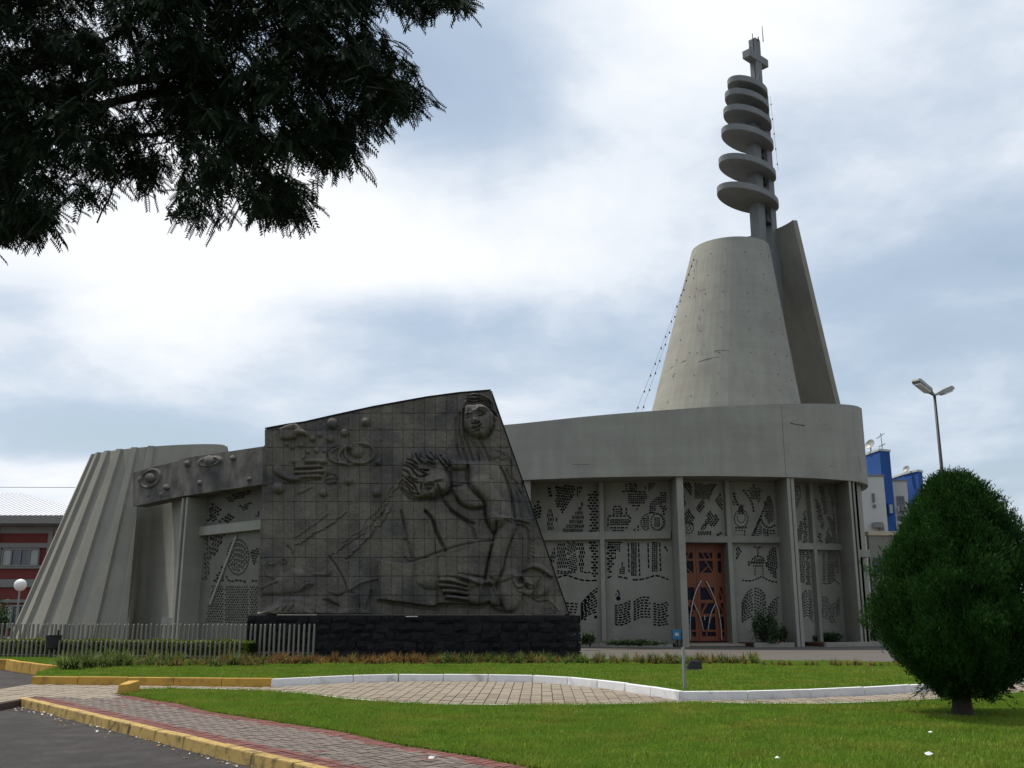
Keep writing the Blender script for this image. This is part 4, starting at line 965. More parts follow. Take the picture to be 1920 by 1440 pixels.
groove(ell(722, 925, 62, 52), 1.6, .06, z1, False); ridge([(660, 930), (700, 910), (780, 900)], 1.5, .06, z1); ridge([(680, 960), (760, 940)], 1.5, .05, z1); ridge([(415, 1052), (480, 1020), (545, 985)], 2.2, .07, z1)
# --- ragged diagonal bands
def ragged(P, dep, w, cv):
    Q = [];
    for i in range(len(P) - 1):
        for k in range(6):
            f = k / 6; Q.append((P[i][0] + (P[i + 1][0] - P[i][0]) * f + random.gauss(0, 9), P[i][1] + (P[i + 1][1] - P[i][1]) * f + random.gauss(0, 9)))
    groove(Q, w, dep, cv, False); ridge([(x - 7, y - 7) for x, y in Q], w, dep * .8, cv, False)
ragged([(880, 0), (690, 150), (600, 200), (480, 270), (370, 330)], .05, 1.3, z3); ragged([(700, 20), (560, 130), (350, 280)], .035, 1.4, z3)
ragged([(1310, -20), (1200, 130), (1050, 280), (950, 400), (850, 470)], .05, 1.3, z3); ragged([(1240, -10), (1100, 130), (960, 270), (850, 340), (700, 440)], .04, 1.3, z3); ragged([(1180, -20), (1000, 180), (820, 330)], .03, 1.3, z3)
ragged([(1400, 930), (1290, 1110), (1190, 1290)], .045, 1.3, z1); ragged([(1330, 1000), (1210, 1180), (1100, 1330)], .03, 1.3, z1)
# --- man's body and shoulder first (broad plateaus), then limbs
bulge([(380, 870), (520, 900), (700, 930), (880, 890), (960, 1000), (1120, 1240), (1180, 1440), (1200, 1700), (1080, 1900), (300, 1980), (190, 1700), (120, 1400), (70, 1200), (90, 1060), (200, 1080)], .12, 16, z2)
bulge([(520, 722), (700, 735), (900, 740), (1005, 795), (1065, 920), (1110, 1080), (1145, 1290), (1080, 1330), (1000, 1400), (950, 1430), (890, 1300), (868, 1150), (745, 1030), (712, 930), (706, 830), (560, 830)], .22, 14, z2)
groove([(1020, 810), (1075, 920), (1120, 1080), (1155, 1290)], 2.0, .10, z2); groove([(705, 800), (712, 940), (760, 1030), (862, 1135), (878, 1250), (900, 1340), (960, 1440)], 3.2, .17, z2)
bulge([(540, 1010), (640, 985), (730, 1020), (850, 1140), (860, 1185), (740, 1200), (650, 1165), (590, 1100)], .13, 9, z2)
groove([(455, 1105), (520, 1190), (590, 1262), (690, 1320), (760, 1350)], 2.6, .15, z2); groove([(600, 1105), (640, 1165), (720, 1208), (800, 1214), (870, 1192)], 2.4, .13, z2)
groove([(300, 1235), (350, 1290), (385, 1370), (400, 1440), (460, 1560)], 2.4, .12, z2); groove([(530, 950), (700, 962)], 1.6, .06, z2); groove([(540, 830), (700, 835)], 1.2, .03, z2)
groove([(195, -5), (265, 75), (290, 160), (340, 270), (392, 392)], 2.6, .13, z4); groove([(440, -10), (560, 70), (650, 170), (680, 260)], 3.0, .10, z4); groove([(280, 150), (285, 260), (290, 390)], 1.6, .05, z4)
groove([(0, 270), (40, 330), (70, 440)], 2.6, .13, z4); groove([(-40, -10), (-20, 100), (20, 250)], 1.6, .08, z4)
# forearm coming down to the big hand
bulge([(870, 60), (930, 40), (1060, 110), (1062, 170), (1010, 280), (962, 430), (935, 560), (885, 700), (770, 700), (768, 640), (800, 470), (832, 330), (862, 240), (890, 150)], .20, 11, z4)
dome(850, 70, 62, .08, z4); groove([(880, 110), (864, 240), (832, 330), (798, 470), (768, 640)], 2.4, .13, z4); groove([(1064, 170), (1012, 280), (964, 430), (936, 560), (886, 690)], 1.8, .09, z4)
# cloth block at the bottom
plate([(-255, 460), (40, 505), (75, 492), (200, 460), (390, 388), (560, 338), (700, 303), (862, 294), (832, 332), (798, 470), (766, 655), (700, 905), (560, 890), (330, 885), (280, 914), (150, 905), (0, 878), (-252, 850)], .16, z4)
plate([(-252, 465), (40, 507), (305, 430), (308, 905), (280, 914), (0, 878), (-250, 850)], .07, z4); groove([(310, 430), (312, 900)], 1.4, .04, z4)
ridge([(45, 502), (200, 460), (390, 390), (560, 340), (700, 305), (850, 295)], 1.8, .05, z4); groove([(0, 440), (60, 480), (390, 372), (560, 322), (850, 278)], 2.2, .08, z4)
groove([(-250, 862), (0, 892), (150, 918), (290, 926), (340, 898), (560, 903), (720, 912), (800, 880)], 2.8, .16, z4)
# hand
bulge([(575, 690), (720, 668), (840, 655), (900, 760), (930, 885), (880, 905), (720, 895), (600, 872), (560, 800)], .17, 10, z4)
for P_, r in ([(352, 655), (450, 660), (590, 702)], 4.8), ([(350, 705), (470, 715), (600, 745)], 5.0), ([(380, 762), (480, 765), (600, 785)], 4.7), ([(405, 812), (500, 825), (590, 838)], 4.4), ([(530, 622), (620, 645), (702, 685)], 4.2):
    Q = CV(P_, z4); s = sub(Q, r + 2); d = segdist(GX[s], GY[s], Q); t = np.clip(1 - (d / r) ** 2, 0, 1); H[s] = np.maximum(H[s], H[s].min() + .10 + .20 * np.sqrt(t) * (t > 0)) * (t > 0) + H[s] * (t <= 0)
for P_ in ([(330, 682), (450, 690), (590, 722)], [(340, 735), (470, 742), (590, 765)], [(380, 790), (480, 795), (590, 810)], [(400, 840), (500, 850), (590, 862)]): groove(P_, 1.5, .12, z4)
groove([(520, 602), (640, 615), (760, 640)], 2.0, .08, z4); groove([(320, 640), (420, 630), (520, 645)], 1.6, .07, z4)
groove([(828, 640), (880, 740), (920, 870), (965, 965)], 2.0, .08, z4); groove([(800, 690), (850, 760), (890, 880)], 1.3, .05, z4); groove([(810, 885), (870, 945), (960, 970)], 2.2, .10, z4)
# --- skull and its hood
bulge([(882, 690), (912, 620), (950, 570), (1000, 550), (1080, 568), (1102, 620), (1132, 700), (1130, 790), (1100, 900), (1040, 962), (960, 962), (920, 870), (882, 780)], .24, 16, z4)
bulge([(1060, 600), (1130, 610), (1280, 650), (1390, 700), (1375, 780), (1260, 830), (1150, 800), (1060, 740)], .10, 8, z4)
pit(1098, 668, 36, .30, z4); ridge(ell(1098, 665, 55, 52), 2.2, .09, z4, False); pit(1168, 725, 22, .14, z4, 1.3); groove([(1045, 690), (1080, 745), (1130, 740)], 1.6, .10, z4)
groove([(1300, 640), (1265, 720), (1215, 815)], 1.2, .06, z4)
for k in range(9): t = k / 8; groove([(1275 - 60 * t, 665 + 140 * t), (1320 - 60 * t, 672 + 150 * t)], 1.0, .07, z4)
ridge([(1180, 680), (1230, 700), (1260, 660), (1290, 650)], 1.5, .06, z4); groove([(1140, 690), (1190, 745), (1240, 740)], 1.3, .08, z4)
bulge([(1130, 560), (1180, 515), (1240, 492), (1320, 510), (1385, 575), (1420, 628), (1330, 590), (1250, 560), (1170, 580)], .13, 5, z4); groove([(1135, 585), (1180, 560), (1250, 552), (1330, 585), (1410, 640)], 2.2, .12, z4)
groove([(1120, 130), (1172, 180), (1190, 300), (1186, 400), (1180, 490)], 1.8, .10, z4); ridge([(955, 75), (1060, 70), (1190, 98)], 2.4, .12, z4); groove([(965, 92), (1080, 132), (1150, 145), (1185, 200)], 2.0, .10, z4)
for y in range(270, 460, 38): groove([(1190, y), (1240, y + 14)], 1.0, .04, z4)
for k in range(7): groove([(1010 + k * 6, 290 + k * 26), (1050 + k * 7, 300 + k * 28)], .9, .03, z4)
ridge([(1390, 850), (1440, 900), (1480, 950)], 1.8, .06, z4); ridge([(1380, 870), (1420, 930), (1450, 960)], 1.4, .05, z4); groove([(1230, 840), (1280, 870), (1380, 860)], 1.6, .06, z4)
# carved letters, only the first two can be read
for P_ in ([(325, 970), (325, 930)], [(325, 932), (355, 932)], [(325, 950), (348, 950)], [(325, 970), (355, 970)], [(425, 970), (432, 932), (450, 960), (470, 930), (478, 970)]): groove(P_, .8, .035, z4, False)
# --- robe of the woman, right edge
for P_, dp in ([(1120, 740), (1125, 850), (1160, 960), (1220, 1060)], .07), ([(1080, 830), (1110, 900), (1180, 960)], .08), ([(1150, 970), (1190, 1100), (1215, 1290)], .06), ([(1230, 940), (1250, 1100), (1310, 1280)], .05), ([(1130, 1100), (1150, 1280)], .06): groove(P_, 1.6, dp, z2)
dome(960, 690, 50, .06, z2, .7); dome(1040, 590, 45, .05, z2); ridge(ell(1045, 690, 32, 30), 1.6, .06, z2, False); ridge([(1000, 640), (1080, 650), (1110, 700)], 1.8, .05, z2)
# --- woman's head
bulge([(180, 430), (260, 200), (450, 100), (640, 140), (800, 260), (900, 460), (940, 620), (900, 760), (800, 900), (600, 1060), (380, 980), (230, 820), (160, 620)], .10, 8, zh)
bulge([(222, 560), (240, 400), (310, 330), (480, 300), (620, 310), (760, 400), (850, 540), (850, 650), (800, 800), (720, 930), (600, 1030), (480, 1000), (350, 920), (265, 800)], .26, 17, zh)
for P_ in ([(330, 130), (450, 105), (600, 145), (720, 200), (840, 320)], [(260, 190), (420, 190), (560, 180), (680, 230), (840, 370)], [(300, 240), (440, 265), (590, 235), (690, 310), (860, 430)], [(310, 300), (420, 320), (560, 295), (690, 355), (820, 445), (930, 560)]): ridge(P_, 1.7, .12, zh)
for P_ in ([(300, 160), (450, 150), (600, 175), (720, 240), (820, 330)], [(290, 215), (430, 235), (580, 210), (690, 270), (830, 370)], [(310, 275), (440, 300), (590, 265), (690, 335), (820, 420)], [(330, 335), (430, 340), (560, 318), (690, 385), (800, 470), (900, 590)]): groove(P_, 1.3, .12, zh)
ridge([(250, 260), (190, 400), (160, 560), (170, 800), (200, 960)], 2.4, .10, zh); groove([(215, 440), (200, 640), (215, 800), (290, 930), (420, 1010)], 2.0, .14, zh)
for P_, dp in ([(145, 480), (140, 850), (150, 1000), (195, 1150)], .13), ([(55, 600), (65, 1050), (90, 1250), (140, 1420)], .09), ([(235, 880), (268, 1060), (320, 1180), (350, 1300), (420, 1500)], .13), ([(320, 980), (400, 1110), (455, 1190), (495, 1300), (545, 1480)], .13), ([(570, 1090), (620, 1180), (680, 1300), (750, 1480)], .09), ([(195, 1240), (250, 1380), (300, 1500)], .13), ([(440, 1100), (560, 1300), (640, 1480)], .05): groove(P_, 1.7, dp, zh)
pit(310, 600, 72, .12, zh, .8); pit(560, 545, 100, .13, zh, .6); groove([(250, 570), (310, 545), (360, 560)], 1.0, .05, zh); ridge([(260, 600), (310, 590), (355, 600)], 1.1, .07, zh); ridge([(510, 580), (570, 548), (640, 510)], 1.2, .08, zh); groove([(500, 595), (560, 580), (630, 535)], .9, .08, zh)
ridge([(450, 500), (520, 430), (620, 415), (700, 445)], 1.6, .06, zh); ridge([(240, 545), (300, 520), (365, 545)], 1.6, .05, zh); ridge([(420, 500), (425, 620), (450, 700)], 2.6, .11, zh); dome(470, 690, 55, .08, zh, .7)
groove([(390, 745), (450, 765), (540, 730)], 1.3, .13, zh); groove([(405, 850), (480, 838), (570, 790)], 1.1, .10, zh); ridge([(400, 800), (480, 790), (580, 745)], 1.5, .07, zh); ridge([(420, 885), (500, 870), (590, 815)], 1.5, .07, zh); groove([(450, 900), (520, 895)], 1.6, .08, zh); dome(560, 940, 70, .04, zh)
dome(870, 610, 45, .10, zh, 1.4); groove([(840, 540), (820, 660), (850, 700)], 1.2, .08, zh); groove([(540, 1020), (640, 1020), (740, 930), (830, 780)], 2.4, .16, zh); groove([(400, 560), (395, 640), (390, 700)], 1.4, .07, zh)
# --- man's head, face down
bulge([(130, 560), (190, 420), (260, 290), (420, 240), (600, 270), (760, 330), (940, 360), (975, 520), (920, 595), (960, 640), (1000, 780), (1000, 900), (940, 1020), (860, 1030), (760, 1040), (720, 1100), (640, 1090), (490, 1100), (380, 1110), (240, 1020), (140, 900), (125, 740)], .24, 12, zm)
bulge([(570, 720), (620, 600), (820, 560), (930, 640), (985, 760), (995, 890), (930, 1000), (850, 990), (760, 1000), (640, 930), (520, 920), (540, 800)], .12, 12, zm)
for P_ in ([(170, 520), (290, 560), (370, 660), (450, 725), (580, 700)], [(160, 600), (260, 655), (310, 750), (400, 785)], [(230, 410), (330, 440), (410, 500)], [(140, 690), (250, 790), (360, 870)], [(150, 855), (260, 930), (330, 1020), (440, 1035)], [(370, 890), (440, 1050)], [(210, 470), (320, 510), (420, 560)], [(340, 540), (440, 610), (600, 700)], [(470, 600), (620, 615)], [(390, 310), (420, 400), (510, 480)], [(560, 285), (600, 380), (700, 445)], [(650, 290), (740, 410)], [(830, 330), (900, 440), (965, 510)], [(490, 270), (470, 380)], [(150, 780), (240, 860), (340, 950)], [(190, 960), (290, 1040), (380, 1090)], [(740, 330), (820, 450), (920, 560)], [(310, 290), (330, 390)], [(250, 730), (340, 800), (420, 830)]):
    groove(P_, 1.5, .13, zm); ridge([(x + 16, y - 20) for x, y in P_], 1.5, .05, zm)
ridge([(610, 440), (660, 450), (725, 470)], 1.5, .10, zm); groove([(570, 495), (640, 480), (715, 500)], 1.3, .12, zm); pit(640, 540, 60, .08, zm, .6); groove([(560, 620), (640, 600), (740, 610)], 1.2, .06, zm)
ridge([(570, 845), (700, 830), (800, 795), (890, 800)], 1.8, .08, zm); groove([(560, 890), (640, 880), (700, 900)], 2.4, .15, zm); groove([(750, 830), (840, 810), (890, 800)], 1.3, .09, zm); groove([(785, 890), (800, 950), (820, 1010)], 1.3, .14, zm); ridge([(830, 900), (860, 960), (870, 1010)], 1.4, .06, zm)
dome(690, 1010, 62, .13, zm, .9); pit(620, 960, 50, .13, zm, .7); groove([(490, 850), (488, 940), (500, 1020)], 1.5, .12, zm); ridge([(530, 850), (540, 950)], 1.4, .06, zm)
groove([(985, 640), (1000, 800), (1010, 900), (960, 1010), (860, 1050)], 2.6, .18, zm); groove([(1000, 890), (1100, 890), (1200, 870)], 1.5, .08, zm); groove([(140, 920), (250, 1070), (380, 1140), (560, 1110), (700, 1130), (840, 1060)], 2.6, .14, zm); groove([(700, 560), (830, 600), (930, 590)], 1.2, .07, zm)
# --- landscape at bottom left
bulge([(-10, 980), (110, 920), (220, 840), (330, 812), (450, 810), (560, 850), (620, 930), (640, 995), (-10, 1000)], .12, 10, z3); bulge([(20, 990), (150, 918), (250, 888), (350, 878), (440, 890), (510, 940), (550, 995)], .12, 6, z3)
for x in (230, 290, 350): groove([(x + 30, 900), (x, 935), (x - 25, 960)], 1.3, .06, z3)
bulge([(580, 990), (600, 930), (700, 950), (800, 955), (900, 925), (1050, 940), (1085, 990)], .12, 5, z3); groove([(650, 850), (720, 870), (800, 912)], 1.8, .10, z3); bulge([(690, 820), (740, 815), (800, 880), (740, 880)], .10, 4, z3); ridge([(580, 880), (640, 930), (720, 955)], 2, .05, z3)
for P_ in ([(955, 800), (970, 860), (990, 935)], [(1010, 790), (1015, 860), (1022, 935)], [(1105, 745), (1075, 840), (1045, 930)]): ridge(P_, 1.8, .10, z3)
groove([(715, 790), (800, 810), (880, 775), (950, 790)], 1.8, .06, z3); ridge([(915, 745), (1000, 690), (1090, 660), (1180, 640)], 1.8, .07, z3); groove([(705, 430), (780, 530), (830, 620), (862, 690), (880, 780)], 1.5, .09, z3)
bulge([(245, 620), (330, 560), (440, 560), (560, 640), (560, 700), (440, 770), (200, 795), (60, 790), (110, 700)], .07, 9, z3); ridge(ell(150, 480, 32, 28, 20, 200), 1.6, .07, z3, False); ridge(ell(268, 470, 26, 24), 1.5, .06, z3, False); ridge([(60, 730), (120, 700), (220, 660)], 1.8, .06, z3)
ridge([(430, 750), (500, 690), (540, 700)], 1.6, .05, z3); groove([(300, 330), (340, 370), (360, 430)], 1.8, .06, z3); ridge([(560, 600), (700, 600), (720, 560)], 1.5, .05, z3); ridge([(80, 500), (100, 600), (200, 640)], 1.6, .05, z3)
# grain
nz_ = RNG.normal(0, 1, H.shape); k5 = np.ones(5) / 5
for ax in (0, 1): nz_ = np.apply_along_axis(lambda v: np.convolve(v, k5, 'same'), ax, nz_)
H = np.maximum(H * 1.15, -.085) + nz_ * .020
def Hs(x, y):
    fx = np.clip((x - XS[0]) / .8, 0, len(XS) - 1.001); fy = np.clip((y - YS[0]) / .8, 0, len(YS) - 1.001); i, j = fy.astype(int), fx.astype(int); a, b = fy - i, fx - j
    return H[i, j] * (1 - a) * (1 - b) + H[i + 1, j] * a * (1 - b) + H[i, j + 1] * (1 - a) * b + H[i + 1, j + 1] * a * b
# outline in photo pixels
TOP = [(480, 838), (496, 836), (497, 805), (540, 797), (570, 793), (618, 782), (700, 764), (800, 746), (860, 738), (920, 733)]
tx = [p[0] for p in TOP[2:]]; ty = [p[1] for p in TOP[2:]]
Ybot = 1152.0
xR = lambda y: 920 + (y - 733) * (1066 - 920) / (Ybot - 733)
xL = lambda y: np.where(y < 836, 496.5, 494 - (y - 836) * (12.0) / (Ybot - 836))
yT = lambda x: np.interp(x, tx, ty)
ROWS = [725, 775, 806.5, 839, 873, 907, 941, 975, 1010.5, 1045.5, 1081, 1116.5, Ybot]
COLS = [470] + [491 + 20.35 * k for k in range(0, 30)]
def to3(x, y, h):
    p = onplane(x, y, MA, MBp); return p + mn * h
ntile = 0
tile_tones = MURAL
rects = []
for r in range(len(ROWS) - 1):
    # neighbouring courses break joint now and then, as in the photograph
    off = 0
    for c in range(len(COLS) - 1):
        rects.append((COLS[c] + off, COLS[c + 1] + off, ROWS[r], ROWS[r + 1]))
for x0, x1, y0, y1 in rects:
    cx, cy = (x0 + x1) / 2, (y0 + y1) / 2
    nx, ny = max(3, int((x1 - x0) / STEP) + 1), max(3, int((y1 - y0) / STEP) + 1)
    g = .09
    xs = np.concatenate([[x0 + g], np.linspace(x0 + g + .13, x1 - g - .13, nx), [x1 - g]]); ys = np.concatenate([[y0 + g], np.linspace(y0 + g + .24, y1 - g - .24, ny), [y1 - g]])
    X, Y = np.meshgrid(xs, ys)
    edge = np.ones_like(X, bool); edge[1:-1, 1:-1] = False
    Y2 = np.maximum(Y, yT(X)); X2 = np.minimum(np.maximum(X, xL(Y2)), xR(Y2)); Y2 = np.maximum(Y2, yT(X2)); Y2 = np.minimum(Y2, y1 - g)
    ar = abs(np.sum((X2[:-1, :-1] - X2[1:, 1:]) * (Y2[:-1, 1:] - Y2[1:, :-1]) - (X2[:-1, 1:] - X2[1:, :-1]) * (Y2[:-1, :-1] - Y2[1:, 1:]))) / 2
    if ar < 12: continue
    hh = Hs(X2, Y2) + random.uniform(-.006, .006); hh[0, :] -= .010; hh[-1, :] -= .010
    hh2 = np.where(edge, -.14, hh)
    pts = []
    # project samples on the wall plane, then push out by the relief height
    for i in range(X2.shape[0]):
        for j in range(X2.shape[1]):
            p = onplane(float(X2[i, j]), float(Y2[i, j]), MA, MBp); pts.append(p + mn * float(hh2[i, j]))
    V = np.array([tuple(p) for p in pts]); nr, nc = X2.shape
    idx = np.arange(nr * nc).reshape(nr, nc); F = np.stack([idx[:-1, :-1], idx[1:, :-1], idx[1:, 1:], idx[:-1, 1:]], -1).reshape(-1, 4)
    # drop faces squashed by the slanted outline
    a3 = np.linalg.norm(np.cross(V[F[:, 2]] - V[F[:, 0]], V[F[:, 3]] - V[F[:, 1]]), axis=1); F = F[a3 > 1e-6]
    me = np_mesh('relief_tile', V, F)
    o = link('relief_tile', me, MURAL, mural, smooth=True); ntile += 1
print('tiles', ntile)
# core behind the tiles, stained where joints show
cp = [(482.5, Ybot)] + [(494, 836), (497, 836), (497.5, 806)] + TOP[3:] + [(1065, Ybot)]
c3 = [onplane(x, y, MA, MBp) - mn * .10 for x, y in cp]; c3b = [p - mn * .75 for p in c3]; nn_ = len(c3)
MB().add(c3 + c3b, [tuple(range(nn_)), tuple(range(nn_, 2 * nn_))[::-1]] + [(i, nn_ + i, nn_ + (i + 1) % nn_, (i + 1) % nn_) for i in range(nn_)]).build('wall_core', RUST, mural, normals=True)
cap = [onplane(x, y, MA, MBp) for x, y in TOP[2:]]
mb = MB()
mb.strip([[p + mn * .03 + Vector((0, 0, .0)) for p in cap], [p + mn * .03 + Vector((0, 0, .05)) for p in cap], [p - mn * .8 + Vector((0, 0, .05)) for p in cap], [p - mn * .8 for p in cap]]); mb.build('wall_cap', BLACKST, mural, normals=True)
sd = [onplane(float(xR(np.float64(y))) , y, MA, MBp) for y in np.linspace(733, Ybot, 8)]
MB().strip([[p + mn * .02 for p in sd], [p + mn * .02 + mdir * .04 for p in sd], [p - mn * .8 + mdir * .04 for p in sd]]).build('wall_side', BLACKST, mural, normals=True)
# --- black rubble plinth
zp = to3(700, Ybot, 0).z
PL0, PL1 = MA + mdir * .22, MA + mdir * ((to3(1082, Ybot, 0) - MA).dot(mdir))
lenp = (PL1 - PL0).length
W3p = lambda s, k, z: PL0 + mdir * s + mn * k + Vector((0, 0, z - 0))
MB().hexa([W3p(0, .18, 0), W3p(lenp, .18, 0), W3p(lenp, -.8, 0), W3p(0, -.8, 0)], [W3p(0, .18, zp - .03), W3p(lenp, .18, zp - .03), W3p(lenp, -.8, zp - .03), W3p(0, -.8, zp - .03)]).build('plinth_core', MORTAR, mural, normals=True)
def stone(s0, s1, z0, z1, kf):
    j = lambda a=.05: random.uniform(-a, a); g = .006
    fr = [W3p(s0 + g + abs(j()), kf + j(.03), z0 + g + abs(j())), W3p(s1 - g - abs(j()), kf + j(.03), z0 + g + abs(j())), W3p(s1 - g - abs(j()), kf + j(.03), z1 - g - abs(j())), W3p(s0 + g + abs(j()), kf + j(.03), z1 - g - abs(j()))]
    m4 = [(fr[i] + fr[(i + 1) % 4]) / 2 + mn * random.uniform(0, .035) + mdir * j(.02) for i in range(4)]; c = sum(fr, Vector()) / 4 + mn * random.uniform(.01, .07)
    bk = [p - mn * .15 for p in fr]
    mb = MB().add(fr + m4 + [c] + bk, [(0, 4, 8, 7), (4, 1, 5, 8), (8, 5, 2, 6), (7, 8, 6, 3), (0, 9, 10, 1), (0, 1, 4), (1, 10, 11, 2), (1, 2, 5), (2, 11, 12, 3), (2, 3, 6), (3, 12, 9, 0), (3, 0, 7)])
    mb.build('plinth_stone', BLACKST, mural, normals=True)
zc = 0.02; hs = [.24, .26, .22, .25, .22]; tot = sum(hs); zz = 0.02; ns = 0
for hrow in hs:
    hrow = hrow * (zp - .04) / tot; s = random.uniform(-.4, 0)
    while s < lenp:
        w_ = random.uniform(.2, .62); e_ = min(s + w_, lenp + random.uniform(-.02, .05)); 
        if e_ - max(s, 0) > .08: stone(max(s, 0), e_, max(.02, zz + random.uniform(-.06, .05)), min(zp - .02, zz + hrow + random.uniform(-.05, .06)), .22 + random.uniform(-.03, .03)); ns += 1
        s += w_
    zz += hrow
for k in range(5):     # right end of the plinth
    z0 = .02 + k * (zp - .04) / 5
    MB().obox(PL1 + mn * (-.25) + mdir * .03 + Vector((0, 0, z0 + zp / 10)), mdir, mn, (0, 0, 1), .05, .48, zp / 10 - .015).build('plinth_stone', BLACKST, mural, bevel=.02)
MB().obox(W3p(5.0, .30, zp - .06), mdir, mn, (0, 0, 1), .18, .015, .012).build('mortar_daub', WHITEP, mural)

# ------------------------------------------------------------------ relief beam and the bay under it
BA, BB = Vector((-8.02, 30.75, 0)), None
pA = onplane(490, 836, MA, MBp); zb_top = atY(492, 836, pA.y).z; zb_bot = atY(490, 910, pA.y).z
BL_top = G(250, 885, zb_top); BL_bot = G(258, 948, zb_bot)
BA = Vector((pA.x, pA.y, 0)); BB = Vector((BL_bot.x, BL_bot.y, 0))
HB = {}
bx0, bx1 = 176, 1046
gx = np.linspace(178, 1052, 150); 
topl = lambda x: np.interp(x, [175, 330, 485, 486, 550, 1060], [312, 268, 232, 222, 208, 132]); botl = lambda x: np.interp(x, [175, 200, 500, 1060], [538, 534, 470, 388])
nv = 44
def bump(x, y):
    h = np.zeros_like(x)
    def d_(cx, cy, r, a): 
        nonlocal h; h = np.maximum(h, a * np.sqrt(np.clip(1 - ((x - cx) / r) ** 2 - ((y - cy) / r) ** 2, 0, 1)))
    def rg(cx, cy, rx, ry, rot, w, a):
        nonlocal h; c, s = math.cos(rot), math.sin(rot); u = ((x - cx) * c + (y - cy) * s) / rx; v = (-(x - cx) * s + (y - cy) * c) / ry; h = h + a * np.exp(-((np.hypot(u, v) - 1) / w) ** 2)
    rg(300, 350, 70, 50, -.7, .16, .07); rg(300, 350, 88, 66, -.7, .1, -.04); d_(300, 345, 34, .13); d_(405, 410, 21, .11); d_(550, 250, 21, .12); rg(700, 236, 68, 28, -.15, .2, .07); d_(700, 230, 36, .15); d_(855, 212, 17, .1); d_(630, 380, 17, .09); d_(965, 355, 15, .07); d_(285, 460, 16, .05); d_(365, 455, 18, .04); d_(230, 355, 20, .04)
    return h
bm_rows = []
for i in range(nv + 1):
    row = []
    for x in gx:
        y = topl(x) + (botl(x) - topl(x)) * i / nv
        px, py = 200 + x / 3.6, 800 + y / 3.6; p = onplane(px, py, BA, BB); d = (BB - BA).normalized(); nb = Vector((-d.y, d.x, 0)); nb = -nb if nb.y > 0 else nb
        row.append(p + nb * float(bump(np.array([x]), np.array([float(y)]))[0]))
    bm_rows.append(row)
mb = MB(); mb.strip(bm_rows[::-1]); bd = -nb * .55
topr, botr = bm_rows[0], bm_rows[-1]
mb.strip([topr, [p + bd for p in topr]]); mb.strip([[p + bd for p in botr], botr]); mb.strip([[p + bd for p in topr], [p + bd for p in botr]]); mb.strip([[r_[0] for r_ in bm_rows], [r_[0] + bd for r_ in bm_rows]]); mb.strip([[r_[-1] + bd for r_ in bm_rows], [r_[-1] for r_ in bm_rows]])
beam = mb.build('relief_beam', BEAMM, mural, smooth=False, normals=True)
# bay under the beam
bdir = (BB - BA).normalized(); bn = -nb
def fin_at(px, w, dep, z1_, back=.1):
    p = onplane(px, 1000, BA + bn * back, BB + bn * back); p.z = 0; d = -bdir
    a, b = p - d * w / 2, p + d * w / 2
    MB().hexa([(*a.xy, 0), (*b.xy, 0), (*(b + bn * dep).xy, 0), (*(a + bn * dep).xy, 0)], [(*a.xy, z1_), (*b.xy, z1_), (*(b + bn * dep).xy, z1_), (*(a + bn * dep).xy, z1_)]).build('fin', CONC, church, bevel=.012); return p
fz = zb_bot + .03
fpL = fin_at(337.5, .13, .9, fz); fpR = fin_at(345.5, .13, .85, fz)
LPa = fpR + bn * .72; LPb = LPa - bdir * 5.2
PL_ = (LPa, LPb)
lattice(PL_, (.05, 5.0), (0.0, fz + .3), bayL(), ZL, church, mat_=CONC_SHADE)
zt0, zt1 = onplane(430, 999, *shift(PL_, -.15)).z, onplane(430, 981.5, *shift(PL_, -.15)).z
dd = -bdir; MB().obox(LPa + dd * 2.55 + bn * -.05 + Vector((0, 0, (zt0 + zt1) / 2)), dd, bn, (0, 0, 1), 2.5, .16, (zt1 - zt0) / 2).build('transom', CONC, church, bevel=.01)
# slanted rib on the panel
q0, q1 = onplane(200 + 700 / 3.6, 800 + 1200 / 3.6, *shift(PL_, -.02)), onplane(200 + 880 / 3.6, 800 + 735 / 3.6, *shift(PL_, -.02))
MB().obox((q0 + q1) / 2 - bn * .0, (q1 - q0), bn, bn.cross(q1 - q0), (q1 - q0).length / 2, .035, .05).build('panel_rib', CONC, church)
# walls of the niche left of the fin
nich = [onplane(253, 1000, BA + bn * .2, BB + bn * .2), onplane(262, 1000, BA + bn * .7, BB + bn * .7), onplane(280, 1000, BA + bn * 1.15, BB + bn * 1.15), onplane(305, 1000, BA + bn * 1.35, BB + bn * 1.35), onplane(325, 1000, BA + bn * 1.25, BB + bn * 1.25), onplane(336, 1000, BA + bn * .95, BB + bn * .95), fpL + bn * .5]
nich = smooth_path([Vector((p.x, p.y, 0)) for p in nich], 5)
MB().strip([[(p.x, p.y, 0) for p in nich], [(p.x, p.y, fz + .5) for p in nich]]).build('niche_wall', CONC, church, smooth=True)
a, b = onplane(322, 935, BA + bn * .95, BB + bn * .95), onplane(345, 1160, BA + bn * .6, BB + bn * .6); c, e2 = onplane(342, 935, BA + bn * .55, BB + bn * .55), onplane(346, 1160, BA + bn * .5, BB + bn * .5)
MB().add([a, b, e2, c] + [p + bn * .15 for p in (a, b, e2, c)], [(0, 1, 2, 3), (7, 6, 5, 4), (0, 4, 5, 1), (1, 5, 6, 2), (2, 6, 7, 3), (3, 7, 4, 0)]).build('niche_panel', CONC, church, normals=True)
a = onplane(303, 1158, BA + bn * .7, BB + bn * .7); b = onplane(336, 1158, BA + bn * .25, BB + bn * .25)
MB().slab(a, b, .9, 0, a.z, side=1).build('niche_ledge', CONC, church, normals=True)
